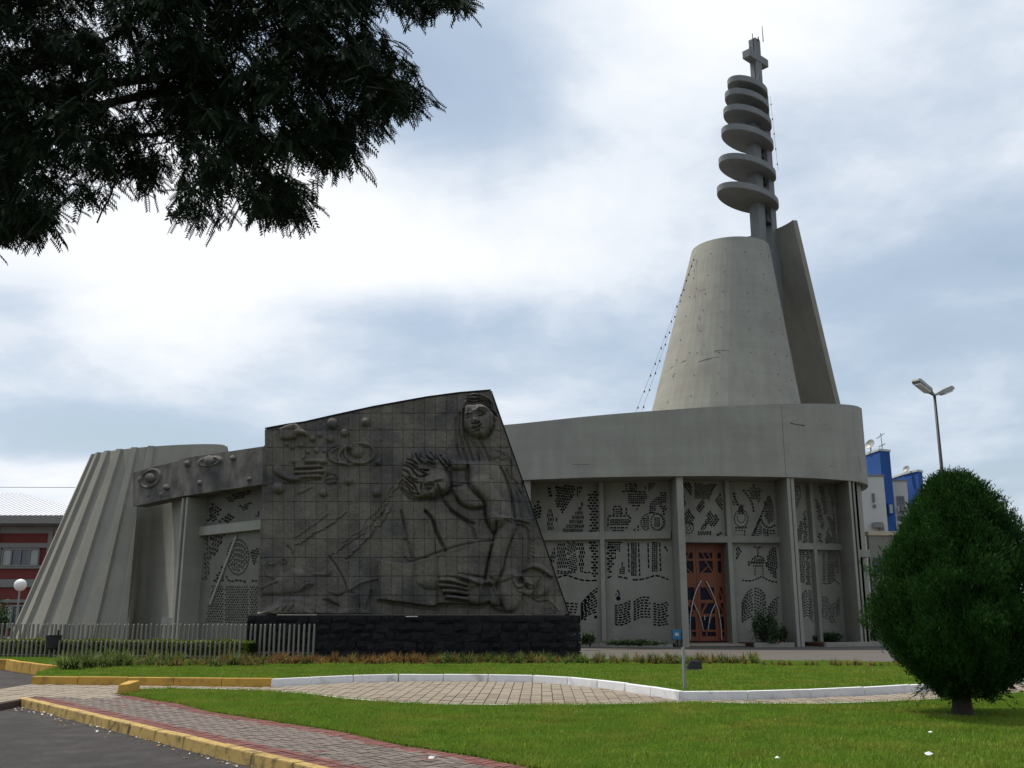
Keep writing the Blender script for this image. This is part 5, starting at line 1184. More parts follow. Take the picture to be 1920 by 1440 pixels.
# roof patch joining beam to the body behind
MB().add([BA + Vector((0, 0, zb_bot + .3)) + bn * .3, BB + Vector((0, 0, zb_bot + .3)) + bn * .3, BB + bn * 4 + Vector((0, 0, zb_bot + .3)), BA + bn * 7 + Vector((0, 0, zb_bot + .3))], [(0, 1, 2, 3)]).build('canopy_roof', CONCD, church)
# low block seen behind the cone
p0, p1 = atY(141, 938, 50), atY(165, 910, 50)
MB().box(p0.x, p1.x + 1.5, 50, 52, 0, p1.z).build('rear_block', CONC, church, bevel=.02)
# ------------------------------------------------------------------ fences and hedge
def fence(name, label, a, b, n, h, w, cat='fence'):
    root = thing(name, label, cat, tuple(a)); d = (b - a).normalized(); nn_ = Vector((-d.y, d.x, 0)); L_ = (b - a).length
    me = MB().hexa([(-w / 2, -w / 2, 0), (w / 2, -w / 2, 0), (w / 2, w / 2, 0), (-w / 2, w / 2, 0)], [(-w / 2, -w / 2, h - .03), (w / 2, -w / 2, h - .03), (w / 2, w / 2, h - .03), (-w / 2, w / 2, h - .03)])
    me.add([(-w / 2, -w / 2, h - .03), (w / 2, -w / 2, h - .03), (w / 2, w / 2, h - .03), (-w / 2, w / 2, h - .03), (0, 0, h)], [(0, 1, 4), (1, 2, 4), (2, 3, 4), (3, 0, 4)])
    me = me.mesh('picket'); me.materials.append(PICKET)
    for k in range(n):
        o = bpy.data.objects.new('picket', me); COL.objects.link(o); o.parent = root; o.location = d * (L_ * k / (n - 1)) + Vector((0, 0, random.uniform(-.012, .012))); o.rotation_euler = (random.uniform(-.02, .02), random.uniform(-.02, .02), math.atan2(d.y, d.x) + random.uniform(-.1, .1))
    for z in (h * .16,):
        mb = MB(); mb.obox(Vector(a) + d * L_ / 2 + nn_ * (w * .5 + .022) + Vector((0, 0, z)), d, nn_, (0, 0, 1), L_ / 2, .012, .012); mb.build('rail', PICKET, root)
    return root
PICKET = mat('grey_concrete_picket', (.225, .205, .17), var=.25, scale=5, fine=.2, bump=.2, rnd=.12)
fa, fb = Vector((-20.0, 31.9, .13)), Vector((atY(588, 1200, 29.45).x, 29.45, .14))
fence('picket_fence', 'taller grey picket fence behind the clipped hedge ending at the black plinth', fa, fb, 94, 1.0, .05)
ga, gb = Vector((-18.5, 30.65, .14)), Vector((atY(450, 1200, 28.9).x, 28.9, .14))
fence('picket_fence', 'lower grey picket fence in front of the clipped hedge', ga, gb, 72, .52, .045)

def leafcloud(pts, nrm, size, n_per=1, asp=.5, jit=.9, droop=0.0):
    """leaf quads (two triangles) at pts facing roughly nrm"""
    n = len(pts); a = RNG.normal(0, 1, (n, 3)) * jit + nrm; a /= np.linalg.norm(a, axis=1)[:, None] + 1e-9
    b = np.cross(a, RNG.normal(0, 1, (n, 3))); b /= np.linalg.norm(b, axis=1)[:, None] + 1e-9; c = np.cross(a, b)
    s = size * RNG.uniform(.6, 1.3, (n, 1)); V = np.stack([pts - b * s, pts - c * s * asp + a * s * .15, pts + b * s, pts + c * s * asp + a * s * .15], 1)
    return V.reshape(-1, 3), np.arange(4 * n).reshape(-1, 4)
# hedge: clipped box made of leaves on a dark twig core
ha, hb = Vector((-19.0, 31.25, .1)), Vector((atY(474, 1200, 29.35).x, 29.35, .1))
hd = (hb - ha).normalized(); hn = Vector((hd.y, -hd.x, 0)); hL = (hb - ha).length
hedge = thing('hedge', 'clipped low green hedge running behind the picket fence', 'hedge', tuple(ha))
n = 26000; s = RNG.uniform(0, hL, n); top = RNG.random(n) < .42; k = np.where(top, RNG.uniform(-.28, .28, n), .28 + RNG.normal(0, .03, n)); z = np.where(top, .52 + RNG.normal(0, .025, n), RNG.uniform(.05, .54, n)) + .02 * np.sin(s * 3.1)
P_ = np.array(ha)[None] + s[:, None] * np.array(hd)[None] + k[:, None] * np.array(hn)[None] + np.stack([0 * z, 0 * z, z], 1); nr = np.where(top[:, None], [[0, 0, 1.]], np.array(hn)[None])
V, F = leafcloud(P_, nr, .035); link('foliage', np_mesh('foliage', V, F), HEDGE, hedge)['kind'] = 'stuff'
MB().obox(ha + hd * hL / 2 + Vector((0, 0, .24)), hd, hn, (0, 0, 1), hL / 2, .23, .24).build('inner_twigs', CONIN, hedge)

# ------------------------------------------------------------------ strappy border plants
def tuft_mesh(nb, h, spread, m, droop=1.0):
    mb = MB()
    for k in range(nb):
        a = random.uniform(0, 6.28); r0 = random.uniform(0, .07); L_ = h * random.uniform(.7, 1.25); u = Vector((math.cos(a), math.sin(a), 0)); v = Vector((-u.y, u.x, 0)); w = random.uniform(.010, .017); lean = random.uniform(.15, spread); p = u * r0; el = math.pi / 2 - lean * .6; k0 = len(mb.v)
        for i in range(5):
            ww = w * (1 - (i / 4) ** 2 * .9); mb.v += [tuple(p - v * ww), tuple(p + v * ww)]
            p = p + (u * math.cos(el) + Vector((0, 0, 1)) * math.sin(el)) * L_ / 4; el -= lean * .55 * droop
        for i in range(4): mb.f.append((k0 + 2 * i, k0 + 2 * i + 1, k0 + 2 * i + 3, k0 + 2 * i + 2))
    me = mb.mesh('tuft'); me.materials.append(m); return me
TG = [tuft_mesh(60, .36, 1.2, STRAPG) for _ in range(3)]; TB = [tuft_mesh(60, .31, 1.3, STRAPB) for _ in range(3)]; TM = []
for _ in range(3):
    me = tuft_mesh(56, .32, 1.3, STRAPG); me.materials.append(STRAPB); me.polygons.foreach_set('material_index', [1 if random.random() < .5 else 0 for p in range(len(me.polygons) // 4) for _k in range(4)]); TM.append(me)
def put_tuft(p, pool, label, group, sc=1.0, name='strap_plant'):
    o = bpy.data.objects.new(name, random.choice(pool)); COL.objects.link(o); o.location = p; o.rotation_euler = (0, 0, random.uniform(0, 6.28)); s_ = sc * .8 * random.uniform(.75, 1.25); o.scale = (s_, s_, s_ * random.uniform(.9, 1.1))
    tag(o, label, 'plant', group)
def bz(px, py): return G(px, py, LAWNZ)
x = 118
while x < 250:
    for r_ in range(2): put_tuft(bz(x + random.uniform(-6, 6), 1256 - (x - 118) * .06 - r_ * 5 + random.uniform(-1, 1)), TG, 'lush green strappy plant in the clump at the yellow kerb end', 'green plants by the yellow kerb end', 1.35)
    x += 12
x = 250
while x < 500:
    for r_ in range(2): put_tuft(bz(x + random.uniform(-6, 6), 1248.5 - r_ * 4 + random.uniform(-1.5, 1.5)), TG if random.random() < .35 else TM, 'green and brown strappy plant in the border before the picket fence', 'border plants before the picket fence', random.choice([.7, .9, 1.1]))
    x += 10.5
x = 500
while x < 830:
    for r_ in range(2): put_tuft(bz(x + random.uniform(-5, 5), 1244.5 - r_ * 3.5 + random.uniform(-1, 1)), TB if random.random() < .85 else TM, 'rust brown withered strappy plant at the foot of the black plinth', 'withered plants at the black plinth', .95)
    x += 9.5
x = 830
while x < 1420:
    if not (1180 < x < 1196):
        put_tuft(bz(x + random.uniform(-5, 5), 1243.5 + (x - 830) * .002 + random.uniform(-1, 1)), TM if random.random() < .7 else TG, 'mixed green and tan strappy plant in the border before the plaza', 'border plants before the plaza', .95)
        put_tuft(bz(x + random.uniform(-5, 5), 1240 + random.uniform(-1, 1)), TM if random.random() < .6 else TG, 'mixed green and tan strappy plant in the border before the plaza', 'border plants before the plaza', .9)
    x += 10.5
for x in (1432, 1448, 1462, 1470, 1482, 1512, 1524, 1534, 1560, 1568, 1578, 1590, 1604, 1612, 1632, 1640, 1652, 1668, 1680, 1700):
    put_tuft(bz(x, 1248.5 + random.uniform(-.8, .8)), TB if random.random() < .6 else TM, 'small tan strappy tuft spaced out on the lawn edge by the open plaza', 'small tufts by the open plaza', .62)

# ------------------------------------------------------------------ leafy shrubs along the bays
def shrub(name, label, c, rx, ry, h, n, size, m=SHRUBM, flowers=0, group=None):
    root = thing(name, label, 'shrub', tuple(c), group); mb = MB()
    for k in range(7):
        a = random.uniform(0, 6.28); tip = Vector(c) + Vector((math.cos(a) * rx * .6, math.sin(a) * ry * .6, h * random.uniform(.5, .9))); mb.tube([Vector(c), Vector(c).lerp(tip, .5) + Vector((0, 0, h * .1)), tip], [.02, .014, .006], 5)
    mb.build('stem', BARK, root)
    K = max(5, n // 160); cs = []
    for k in range(K):
        a = random.uniform(0, 6.28); r_ = math.sqrt(random.random()); cs.append((c[0] + math.cos(a) * rx * r_ * .8, c[1] + math.sin(a) * ry * r_ * .8, c[2] + h * (.2 + .75 * random.random() * (1 - .5 * r_))))
    cs = np.array(cs); i = RNG.integers(0, K, n); P_ = cs[i] + RNG.normal(0, 1, (n, 3)) * np.array([rx, ry, h]) * .15; P_[:, 2] = np.maximum(P_[:, 2], c[2] + .03)
    V, F = leafcloud(P_, np.array([[0, -.2, .7]]), size, jit=.9); link('foliage', np_mesh('foliage', V, F), m, root)
    if flowers:
        for k in range(flowers):
            mb = MB(); p = P_[random.randrange(n)]; mb.lathe((p[0], p[1] - .05, p[2]), [(.01, -.03), (.035, 0), (.03, .03), (.005, .04)], 6)
            mb.build('flower', FLOWER, root)
gp = lambda px, py: (lambda p: (p.x, p.y, p.z))(G(px, py, .15))
shrub('shrub', 'bushy dark shrub with pink flowers right of the timber doors', gp(1436, 1207), .6, .45, 1.35, 2600, .055, flowers=9)
shrub('shrub', 'smaller loose shrub leaning on the wall beside the flowering one', gp(1462, 1206), .35, .3, .85, 900, .05)
shrub('shrub', 'low green planting between the two fins right of the doors', gp(1545, 1203), 1.3, .3, .38, 2600, .05, m=HEDGE if False else SHRUBM)
shrub('shrub', 'dark shrub in the shade at the end of the curved wall', gp(1622, 1203), .5, .5, .75, 1500, .055)
shrub('shrub', 'small dark shrub at the wall foot next to the plinth corner', gp(1106, 1213), .35, .25, .6, 1100, .045)
shrub('shrub', 'low weedy plant strip under the left wall panel', gp(1200, 1211), 1.6, .25, .28, 2400, .04)

# ------------------------------------------------------------------ round conifer
cb = G(1806, 1342, .01)
con = thing('conifer', 'round dense dark green conifer on a short trunk on the near lawn', 'conifer', tuple(cb))
CH = 3.64; 
mb = MB()
mb.tube([cb + Vector((0, 0, -.05)), cb + Vector((.0, 0, .12)), cb + Vector((.01, 0, .4)), cb + Vector((.03, 0, .9))], [.19, .145, .12, .11], 10).tube([cb + Vector((.02, 0, .16)), cb + Vector((.14, -.04, .55)), cb + Vector((.34, -.05, 1.1))], [.09, .075, .05], 8).tube([cb + Vector((-.02, 0, .2)), cb + Vector((-.13, -.05, .6)), cb + Vector((-.3, -.02, 1.1))], [.08, .06, .04], 8)
for k in range(9):
    a = random.uniform(0, 6.28); u = Vector((math.cos(a), math.sin(a), 0)); mb.tube([cb + Vector((0, 0, .22 + random.uniform(0, .2))), cb + u * .22 + Vector((0, 0, .6)), cb + u * .6 + Vector((0, 0, 1.1))], [.05, .04, .02], 6)
mb.build('trunk', BARK, con)
def crad(t):   # radius by relative height 0..1
    return .91 * np.interp(t, [0, .04, .08, .16, .30, .47, .60, .72, .84, .94, 1.0], [.24, .46, .70, 1.06, 1.31, 1.24, 1.04, .83, .60, .36, .10])
zb0 = .30
n = 11000; t = RNG.beta(1.2, 1.3, n); a = RNG.uniform(0, 2 * np.pi, n)
lump = 1 + (.13 + .10 * t) * np.sin(a * 6 + 3 * np.sin(t * 7)) * np.sin(t * 11 + a * 3) + .06 * np.sin(a * 13 + t * 19) + RNG.normal(0, .05, n)
r_ = crad(t) * lump * RNG.choice([1.04, 1, 1, .93, .86], n); z = zb0 + t * (CH - zb0)
base = np.stack([cb.x + .10 + .12 * t + r_ * np.cos(a), cb.y + r_ * np.sin(a), z], 1); out = np.stack([np.cos(a), np.sin(a), np.zeros(n)], 1)
Vs, Fs = [], []; k0 = 0
NF = 15
up = np.array([0, 0, 1.0]); low = np.clip((.16 - t) / .16, 0, 1)[:, None]
ax = up * (1.05 - 1.2 * low) + out * (.45 + .25 * low) + RNG.normal(0, .22, (n, 3)); ax /= np.linalg.norm(ax, axis=1)[:, None]
side = np.cross(ax, out + RNG.normal(0, .3, (n, 3))); side /= np.linalg.norm(side, axis=1)[:, None]
for f in range(NF):
    L_ = RNG.uniform(.03, .10, (n, 1)); w = .005 + .005 * RNG.random((n, 1)); sp = (f - NF / 2) / NF
    d = ax + side * sp * 1.5 + RNG.normal(0, .28, (n, 3)); d /= np.linalg.norm(d, axis=1)[:, None]
    q = base + ax * (f % 4) * .03 + RNG.normal(0, .035, (n, 3)); s2 = np.cross(d, RNG.normal(0, 1, (n, 3))); s2 /= np.linalg.norm(s2, axis=1)[:, None]
    V = np.stack([q - s2 * w * .5, q + d * L_ * .55 + s2 * w, q + d * L_, q + d * L_ * .5 - s2 * w], 1).reshape(-1, 3); Vs.append(V); Fs.append(np.arange(4 * n).reshape(-1, 4) + k0); k0 += 4 * n
link('crown', np_mesh('crown', np.concatenate(Vs), np.concatenate(Fs)), CONIF, con)
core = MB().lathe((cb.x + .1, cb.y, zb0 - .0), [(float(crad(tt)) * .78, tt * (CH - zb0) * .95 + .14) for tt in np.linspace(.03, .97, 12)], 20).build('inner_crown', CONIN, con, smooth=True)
# stray low fronds near the trunk
mb = MB()
for k in range(46):
    a = random.uniform(-1.3, 1.3) + (0 if random.random() < .7 else math.pi); u = Vector((math.cos(a), math.sin(a), 0)); p0 = cb + Vector((0, 0, random.uniform(.35, .6))) + u * .15; L_ = random.uniform(.45, .85); p1 = p0 + u * L_ * .5 + Vector((0, 0, .02)); p2 = p0 + u * L_ + Vector((0, 0, random.uniform(-.3, .05))); mb.tube([p0, p1, p2], [.008, .006, .003], 4)
    for j in range(16):
        f = random.uniform(.3, 1); p = p1.lerp(p2, (f - .3) / .7) if f > .5 else p0.lerp(p1, f * 2); d = Vector((random.gauss(0, 1), random.gauss(0, 1), random.gauss(0, .6))).normalized() * .09; s_ = d.orthogonal().normalized() * .007; mb.add([p - s_, p + d, p + s_], [(0, 1, 2)])
mb.build('low_fronds', CONIF, con)['kind'] = 'stuff'
sp = MB(); sp.add([(cb.x + math.cos(k * .3927) * (.75 + .2 * math.sin(k * 2.3)), cb.y + math.sin(k * .3927) * (.42 + .1 * math.cos(k * 3.1)), .022) for k in range(16)], [tuple(range(16))])
sp.build('bare_soil', SOIL)['kind'] = 'structure'

# ------------------------------------------------------------------ overhanging tree, trunk outside the frame
TR = Vector((-8.6, 9.0, ROADZ))
tree = thing('tree', 'dark feathery leaved tree hanging its branches over the top left', 'tree', tuple(TR))
POLY = [(-60, 450), (20, 452), (60, 436), (100, 440), (124, 395), (130, 350), (165, 370), (190, 380), (205, 345), (222, 322), (235, 355), (262, 370), (292, 382), (318, 398), (340, 410), (372, 425), (410, 408), (450, 412), (480, 424), (520, 404), (560, 424), (585, 436), (612, 420), (590, 380), (578, 335), (600, 322), (640, 332), (684, 326), (688, 305), (676, 262), (700, 252), (740, 248), (770, 232), (782, 195), (800, 158), (788, 118), (768, 84), (735, 62), (710, 42), (690, 0), (690, -260), (-60, -260)]
POLY2 = [(722, -60), (735, 8), (760, 26), (800, 26), (835, 24), (866, 30), (858, 0), (850, -60)]
GAPS = [(225, 82, 11), (247, 190, 13), (292, 262, 12), (332, 295, 4), (318, 352, 6), (520, 226, 8), (645, 185, 8), (556, 306, 9), (60, 210, 9), (20, 60, 8), (420, 350, 9), (480, 60, 6)]
def cpts(n, poly, ins_=15):
    P = np.array(poly); out = []; P = P
    while len(out) < n:
        x, y = random.uniform(P[:, 0].min(), P[:, 0].max()), random.uniform(P[:, 1].min(), P[:, 1].max())
        if not inpoly([x], [y], poly)[0]: continue
        if any((x - gx_) ** 2 + (y - gy_) ** 2 < (gr + 22) ** 2 for gx_, gy_, gr in GAPS): continue
        if y > 0 and x > 0 and segdist(np.array([x]), np.array([y]), poly, True)[0] < ins_: continue
        out.append(atY(x, y, random.uniform(7.2, 10.2)))
    return out
clusters = cpts(980, POLY) + cpts(30, POLY2, 10)
# crown beyond the frame: up and to the left, around the trunk
for k in range(260):
    a = random.uniform(0, 6.28); r_ = 4.6 * math.sqrt(random.random()); p = Vector((TR.x + .6 + r_ * math.cos(a), TR.y - .4 + r_ * math.sin(a), random.uniform(5.2, 10.2)))
    d = p - Vector((0, 0, EYE)); px = 960 + FPX * p.x / max(.1, p.y)
    if p.y > 1 and px > -900 and (p.z - EYE) / max(.1, p.y) < .78 and px < 1900: continue
    clusters.append(p)
# pinnate leaf template: rachis along +X, leaflets in pairs
def pinnate():
    V = []; F = []
    for i in range(9):
        x = .045 + i * .021; L_ = .054 * (1 - abs(i - 4) * .055)
        for s_ in (-1, 1):
            k = len(V); V += [(x - .003, 0, 0), (x + .017, s_ * L_ * .55, -.008), (x + .02, s_ * L_, -.02), (x - .005, s_ * L_ * .5, -.008)]; F.append((k, k + 1, k + 2, k + 3))
    k = len(V); V += [(0, -.0025, 0), (.235, 0, -.02), (0, .0025, 0)]; F.append((k, k + 1, k + 2, k + 2))
    return np.array(V), F
PV, PF = pinnate(); PF4 = np.array([f for f in PF])
VV, FF, off = [], [], 0; TWV = MB()
limbs = []
hub = Vector((TR.x + .3, TR.y, 4.6))
for ci, c in enumerate(clusters):
    nl = 19
    dirc = Vector((c.x - TR.x, c.y - TR.y, -.2)); dirc.normalize()
    tw = dirc * .5 + Vector((random.gauss(0, .25), random.gauss(0, .25), random.gauss(-.15, .2))); tw.normalize(); tl = .30
    if ci % 2 == 0: TWV.tube([c - tw * tl * .7, c + tw * tl * .5], [.007, .003], 4, False)
    for k in range(nl):
        p = c + tw * (tl * (k / nl - .6)) + Vector((random.gauss(0, .05), random.gauss(0, .05), random.gauss(0, .05)))
        a = random.uniform(0, 6.28); x_ = Vector((math.cos(a), math.sin(a), random.uniform(-1.1, .15))) + tw * .4; x_.normalize(); up_ = Vector((random.gauss(0, .5), random.gauss(0, .5), 1)); y_ = up_.cross(x_).normalized(); z_ = x_.cross(y_)
        s_ = random.uniform(.55, 1.0); M_ = np.array([x_, y_, z_]) * s_
        V = PV @ M_ + np.array(p); V[:, 2] -= .35 * (PV[:, 0] ** 2) * s_ * 4
        VV.append(V); FF.append(PF4 + off); off += len(V)
VV = np.concatenate(VV); FF = np.concatenate(FF)
me = bpy.data.meshes.new('crown'); me.from_pydata(VV.tolist(), [], [tuple(dict.fromkeys(f)) for f in FF.tolist()]); me.update()
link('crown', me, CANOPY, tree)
TWV.build('twigs', BARK, tree)['kind'] = 'stuff'
mb = MB(); mb.tube([TR, TR + Vector((.1, 0, 1.4)), TR + Vector((.25, -.05, 3.0)), hub], [.34, .27, .24, .21], 12); mb.build('trunk', BARK, tree, smooth=True)
mb = MB()
for tgt, r0 in ((atY(235, 60, 8.4), .07), (atY(430, 130, 9.2), .09), (atY(620, 120, 8.6), .06), (atY(100, 250, 8.8), .08), (atY(320, 250, 9.5), .07), (Vector((-9.5, 6, 8.2)), .10), (Vector((-11, 10, 8.4)), .1), (Vector((-7.5, 11.5, 8.8)), .09), (Vector((-6.5, 7, 9)), .08)):
    m_ = hub.lerp(tgt, .5) + Vector((random.uniform(-.2, .2), random.uniform(-.2, .2), .55)); P_ = smooth_path([hub - Vector((0, 0, .2)), m_, tgt], 6); mb.tube(P_, [max(.012, r0 * 1.6 * (1 - .85 * i / (len(P_) - 1))) for i in range(len(P_))], 7)
P_ = smooth_path([atY(238, 40, 8.4), atY(246, 75, 8.4), atY(258, 110, 8.3), atY(262, 165, 8.3), atY(256, 205, 8.2)], 4); mb.tube(P_, [.035 * (1 - .6 * i / len(P_)) for i in range(len(P_))], 6)
P_ = smooth_path([atY(222, 305, 8.2), atY(218, 330, 8.2), atY(205, 372, 8.2), atY(193, 392, 8.2), atY(182, 418, 8.2)], 4); mb.tube(P_, [.008] * len(P_), 4)
mb.build('limb', BARK, tree, smooth=True)

# ------------------------------------------------------------------ red building behind at left
rb = thing('school_building', 'two storey brick red building with grey bands and bright sheet roof', 'building', (-36, 60, 0))
YB = 58.0
zq = lambda y, x=60: atY(x, y, YB).z
xr = atY(175, 1000, YB).x; xl = -60
def slabb(name, x0, x1, y0, z0, z1, m, dy=.3, par=rb, b=0): return MB().box(x0, x1, y0, y0 + dy, z0, z1).build(name, m, par, bevel=b)
z_e = zq(985); z_r1b = zq(1018); 
slabb('wall', xl, xr + 3, YB + .12, 0, z_e, REDW, 8)
slabb('eaves_fascia', xl, xr + 4, YB - 1.0, zq(984), zq(970), TRIMG, .25); MB().box(xl, xr + 4, YB - .75, YB + .1, zq(984), zq(984) + .1).build('eaves_soffit', TRIMG, rb)
for y0, y1 in ((1000, 987), (1027, 1018), (1066, 1060), (1101, 1086), (1130, 1124)): slabb('band', xl, xr + 3, YB, zq(y0), zq(y1), TRIMG, .11)
for x in (-6, 95, 170): 
    xx = atY(x, 1010, YB).x; slabb('pilaster', xx - .14, xx + .14, YB - .06, 0, zq(987), TRIMG, .16)
def win(x0, x1, y0, y1, panes=4):
    a, b = atY(x0, y1, YB), atY(x1, y0, YB); f = MB()
    fr = .09
    f.box(a.x, b.x, YB - .03, YB + .115, a.z, a.z + fr).box(a.x, b.x, YB - .03, YB + .115, b.z - fr, b.z)
    for k in range(panes + 1):
        xx = a.x + (b.x - a.x) * k / panes; f.box(xx - .04, xx + .04, YB - .035, YB + .11, a.z + fr, b.z - fr)
    w = f.build('window', TRIMG, rb)
    for k in range(panes):
        x_0, x_1 = a.x + (b.x - a.x) * k / panes + .04, a.x + (b.x - a.x) * (k + 1) / panes - .04
        MB().box(x_0, x_1, YB + .04, YB + .06, a.z + fr, b.z - fr).build('pane', WINGL if k in (1, 2) else CURT, w)
win(-60, 2, 1028, 1062, 4); win(2, 74, 1028, 1062, 4); win(-60, -4, 1134, 1175, 3); win(8, 60, 1134, 1178, 4)
# hipped metal roof
e0, e1 = atY(-300, 968, YB - 1.0), atY(150, 975, YB - 1.0); rz = atY(30, 925, YB + 6).z; rx = atY(38, 925, YB + 6).x
V_ = [(xl - 1, YB - 1, zq(969)), (e1.x + 1.5, YB - 1, zq(969)), (e1.x + 1.5, YB + 14, zq(969)), (xl - 1, YB + 14, zq(969)), (xl + 6, YB + 6, rz), (rx, YB + 6, rz)]
roof = MB().add(V_, [(0, 1, 5, 4), (1, 2, 5), (2, 3, 4, 5), (3, 0, 4)]).build('roof', METROOF, rb)
sl = MB()
for k in range(120):
    x = xl + (e1.x - xl + 1.5) * k / 120; f0_ = Vector((x, YB - 1, zq(969) + .02)); topx = max(xl + 6, min(rx, x)); fmax = 1.0 if xl + 6 < x < rx else max(0.05, 1 - (x - rx) / (e1.x + 1.5 - rx)) if x >= rx else (x - xl + 1) / 7
    f1_ = Vector((x, YB - 1 + 7 * fmax, zq(969) + (rz - zq(969)) * fmax + .02)); sl.tube([f0_, f1_], .022, 4, False)
sl.build('roof_seam', METROOF, roof)['kind'] = 'stuff'
# lower wing roof to the right
MB().add([(rx + .5, YB + 2, zq(950)), (xr + 6, YB + 2, zq(978)), (xr + 6, YB + 8, zq(960)), (rx + .5, YB + 8, zq(935))], [(0, 1, 2, 3)]).build('roof', METROOF, rb)

# globe lamp
gl = atY(38, 1097, 45); lamp = thing('globe_lamp', 'white globe lamp in front of the brick red building', 'lamp', (gl.x, gl.y, 0))
MB().lathe((gl.x, gl.y, gl.z), [(.02, -.275)] + [(.275 * math.cos(R(t)), .275 * math.sin(R(t))) for t in range(-80, 81, 16)] + [(.02, .275)], 20).build('globe', GLOBE, lamp, smooth=True)
MB().tube([(gl.x, gl.y, 0), (gl.x, gl.y, gl.z - .27)], .04, 8).build('pole', GALV, lamp)
# bush at the left frame edge
shrub('bush', 'dark bush cut by the left edge before the red building', (atY(-12, 1120, 46).x, 46, 0), 1.0, .9, 2.0, 5200, .07)
# power line
w0_, w1_ = atY(-200, 911, 56), atY(141, 914, 51)
wl = thing('power_line', 'thin overhead wire above the red building roof', 'wire', tuple(w1_)); MB().tube([w0_, (w0_ + w1_) / 2 - Vector((0, 0, .03)), w1_], .016, 4).build('wire', WIREM, wl)

# ------------------------------------------------------------------ blue and pale apartment block at right
ab = thing('apartment_block', 'pale apartment block with two blue towers behind the church', 'building', (30, 74, 0))
def tower(pxl, pxm, pxr, pyt, Y, name, m, dep=4.0):
    a, b = atY(pxm, pyt, Y), atY(pxr, pyt + 2, Y); c = atY(pxl, pyt + 2, Y + 2.0)
    d = Vector((b.x - a.x, .6, 0)); pts = [(a.x, Y), (b.x, Y + .6), (b.x + .3, Y + 5), (c.x, Y + 5.5), (c.x, Y + 2.0)]
    MB().prism(pts, 0, a.z).build(name, m, ab); MB().prism([(x + (.06 if x > a.x else -.06), y - .06) for x, y in pts], a.z + .003, a.z + .16).build('roof_slab', CREAM, ab); return a, b
T1 = tower(1626, 1649, 1674, 845, 72, 'stair_tower', BLUEP); T2 = tower(1694, 1721, 1735, 884, 78, 'stair_tower', BLUEP)
def wallb(px0, px1, pyt, Y, dy, name='wall'):
    a, b = atY(px0, pyt, Y), atY(px1, pyt, Y); MB().box(a.x, b.x, Y, Y + dy, 0, a.z).build(name, CREAM, ab); MB().box(a.x - .05, b.x + .05, Y - .08, Y + dy, a.z + .003, a.z + .12).build('parapet', TRIMG, ab)
wallb(1600, 1656.5, 893, 71.4, 6); wallb(1672, 1700, 902, 76.5, 5); wallb(1730, 1830, 930, 82, 5)
def winb(px0, px1, py0, py1, Y, fr=.09):
    a, b = atY(px0, py1, Y), atY(px1, py0, Y); f = MB().box(a.x, a.x + fr, Y - .06, Y + .02, a.z, b.z).box(b.x - fr, b.x, Y - .06, Y + .02, a.z, b.z).box(a.x + fr, b.x - fr, Y - .058, Y + .02, a.z, a.z + fr).box(a.x + fr, b.x - fr, Y - .058, Y + .02, b.z - fr, b.z).box((a.x + b.x) / 2 - .03, (a.x + b.x) / 2 + .03, Y - .055, Y + .02, a.z + fr, b.z - fr)
    w = f.build('window', TRIMG, ab); MB().box(a.x + fr, b.x - fr, Y - .03, Y - .015, a.z + fr, b.z - fr).build('pane', WINGL, w)
winb(1683, 1695, 930, 948, 76.45); winb(1648, 1657, 983, 995, 71.35); winb(1684, 1700, 968, 976, 76.45); winb(1636, 1639, 925, 942, 71.35, .03); winb(1637, 1642, 946, 952, 71.35, .04)
for (x, y) in ((1664, 944), (1664, 962)): pass
a, b = atY(1665, 965, 71.9), atY(1673, 944, 71.9); w = MB().box(a.x, b.x, 71.75, 72.3, a.z, b.z).build('window', BLUEP, ab); MB().box(a.x + .08, b.x - .08, 71.7, 71.74, a.z + .1, b.z - .1).build('pane', CURT, w)
a = atY(1692, 955, 76.2); MB().box(a.x - .3, a.x + .35, 75.7, 76.4, a.z - .2, a.z + .2).build('air_conditioner', TRIMG, ab, bevel=.03)
a = atY(1643, 985, 71.2); MB().box(a.x - .3, a.x + .35, 70.7, 71.3, a.z - .2, a.z + .2).build('air_conditioner', TRIMG, ab, bevel=.03)
# roof gear standing on the towers
def dish(px, py, Y, r, label, zb_):
    c = atY(px, py, Y); root = thing('satellite_dish', label, 'satellite dish', (c.x, c.y, zb_)); f = Vector((-.75, -.45, .45)).normalized(); u = f.orthogonal().normalized(); v = f.cross(u); rows_ = []
    for i in range(6):
        q = i / 5; rows_.append([c + (u * math.cos(2 * math.pi * j / 18) + v * math.sin(2 * math.pi * j / 18)) * r * q + f * (q * q * r * .3) for j in range(19)])
    mb = MB().strip(rows_); mb.strip([[p - f * .03 for p in rr] for rr in rows_][::-1]); mb.build('dish', GALV, root, smooth=True)
    MB().tube([Vector((c.x, c.y, zb_ - .05)), c - f * .03], .04, 6).tube([c + f * .02, c + f * r * .8], .015, 5).build('bracket', DARKM, root)
dish(1632, 834, 73.5, .42, 'dark satellite dish on the taller blue tower', T1[0].z + .16); dish(1700, 880, 79, .30, 'small satellite dish on the shorter blue tower', T2[0].z + .16)
p0, p1 = atY(1655, 843, 73), atY(1651, 812, 73)
an = thing('tv_antenna', 'thin television aerial standing on the taller blue tower', 'antenna', (p0.x, p0.y, T1[0].z + .16)); mb = MB().tube([Vector((p0.x, p0.y, T1[0].z + .1)), p1], .025, 5)
for (x0, y0, x1, y1) in ((1644, 822, 1657, 813), (1648, 838, 1659, 832)):
    q0, q1 = atY(x0, y0, 73), atY(x1, y1, 73); mb.tube([q0, q1], .02, 5)
    for k in range(5): m_ = q0.lerp(q1, k / 4); mb.tube([m_ - Vector((.05, .35, .1)), m_ + Vector((.05, .35, .1))], .012, 4)
mb.build('aerial', DARKM, an)
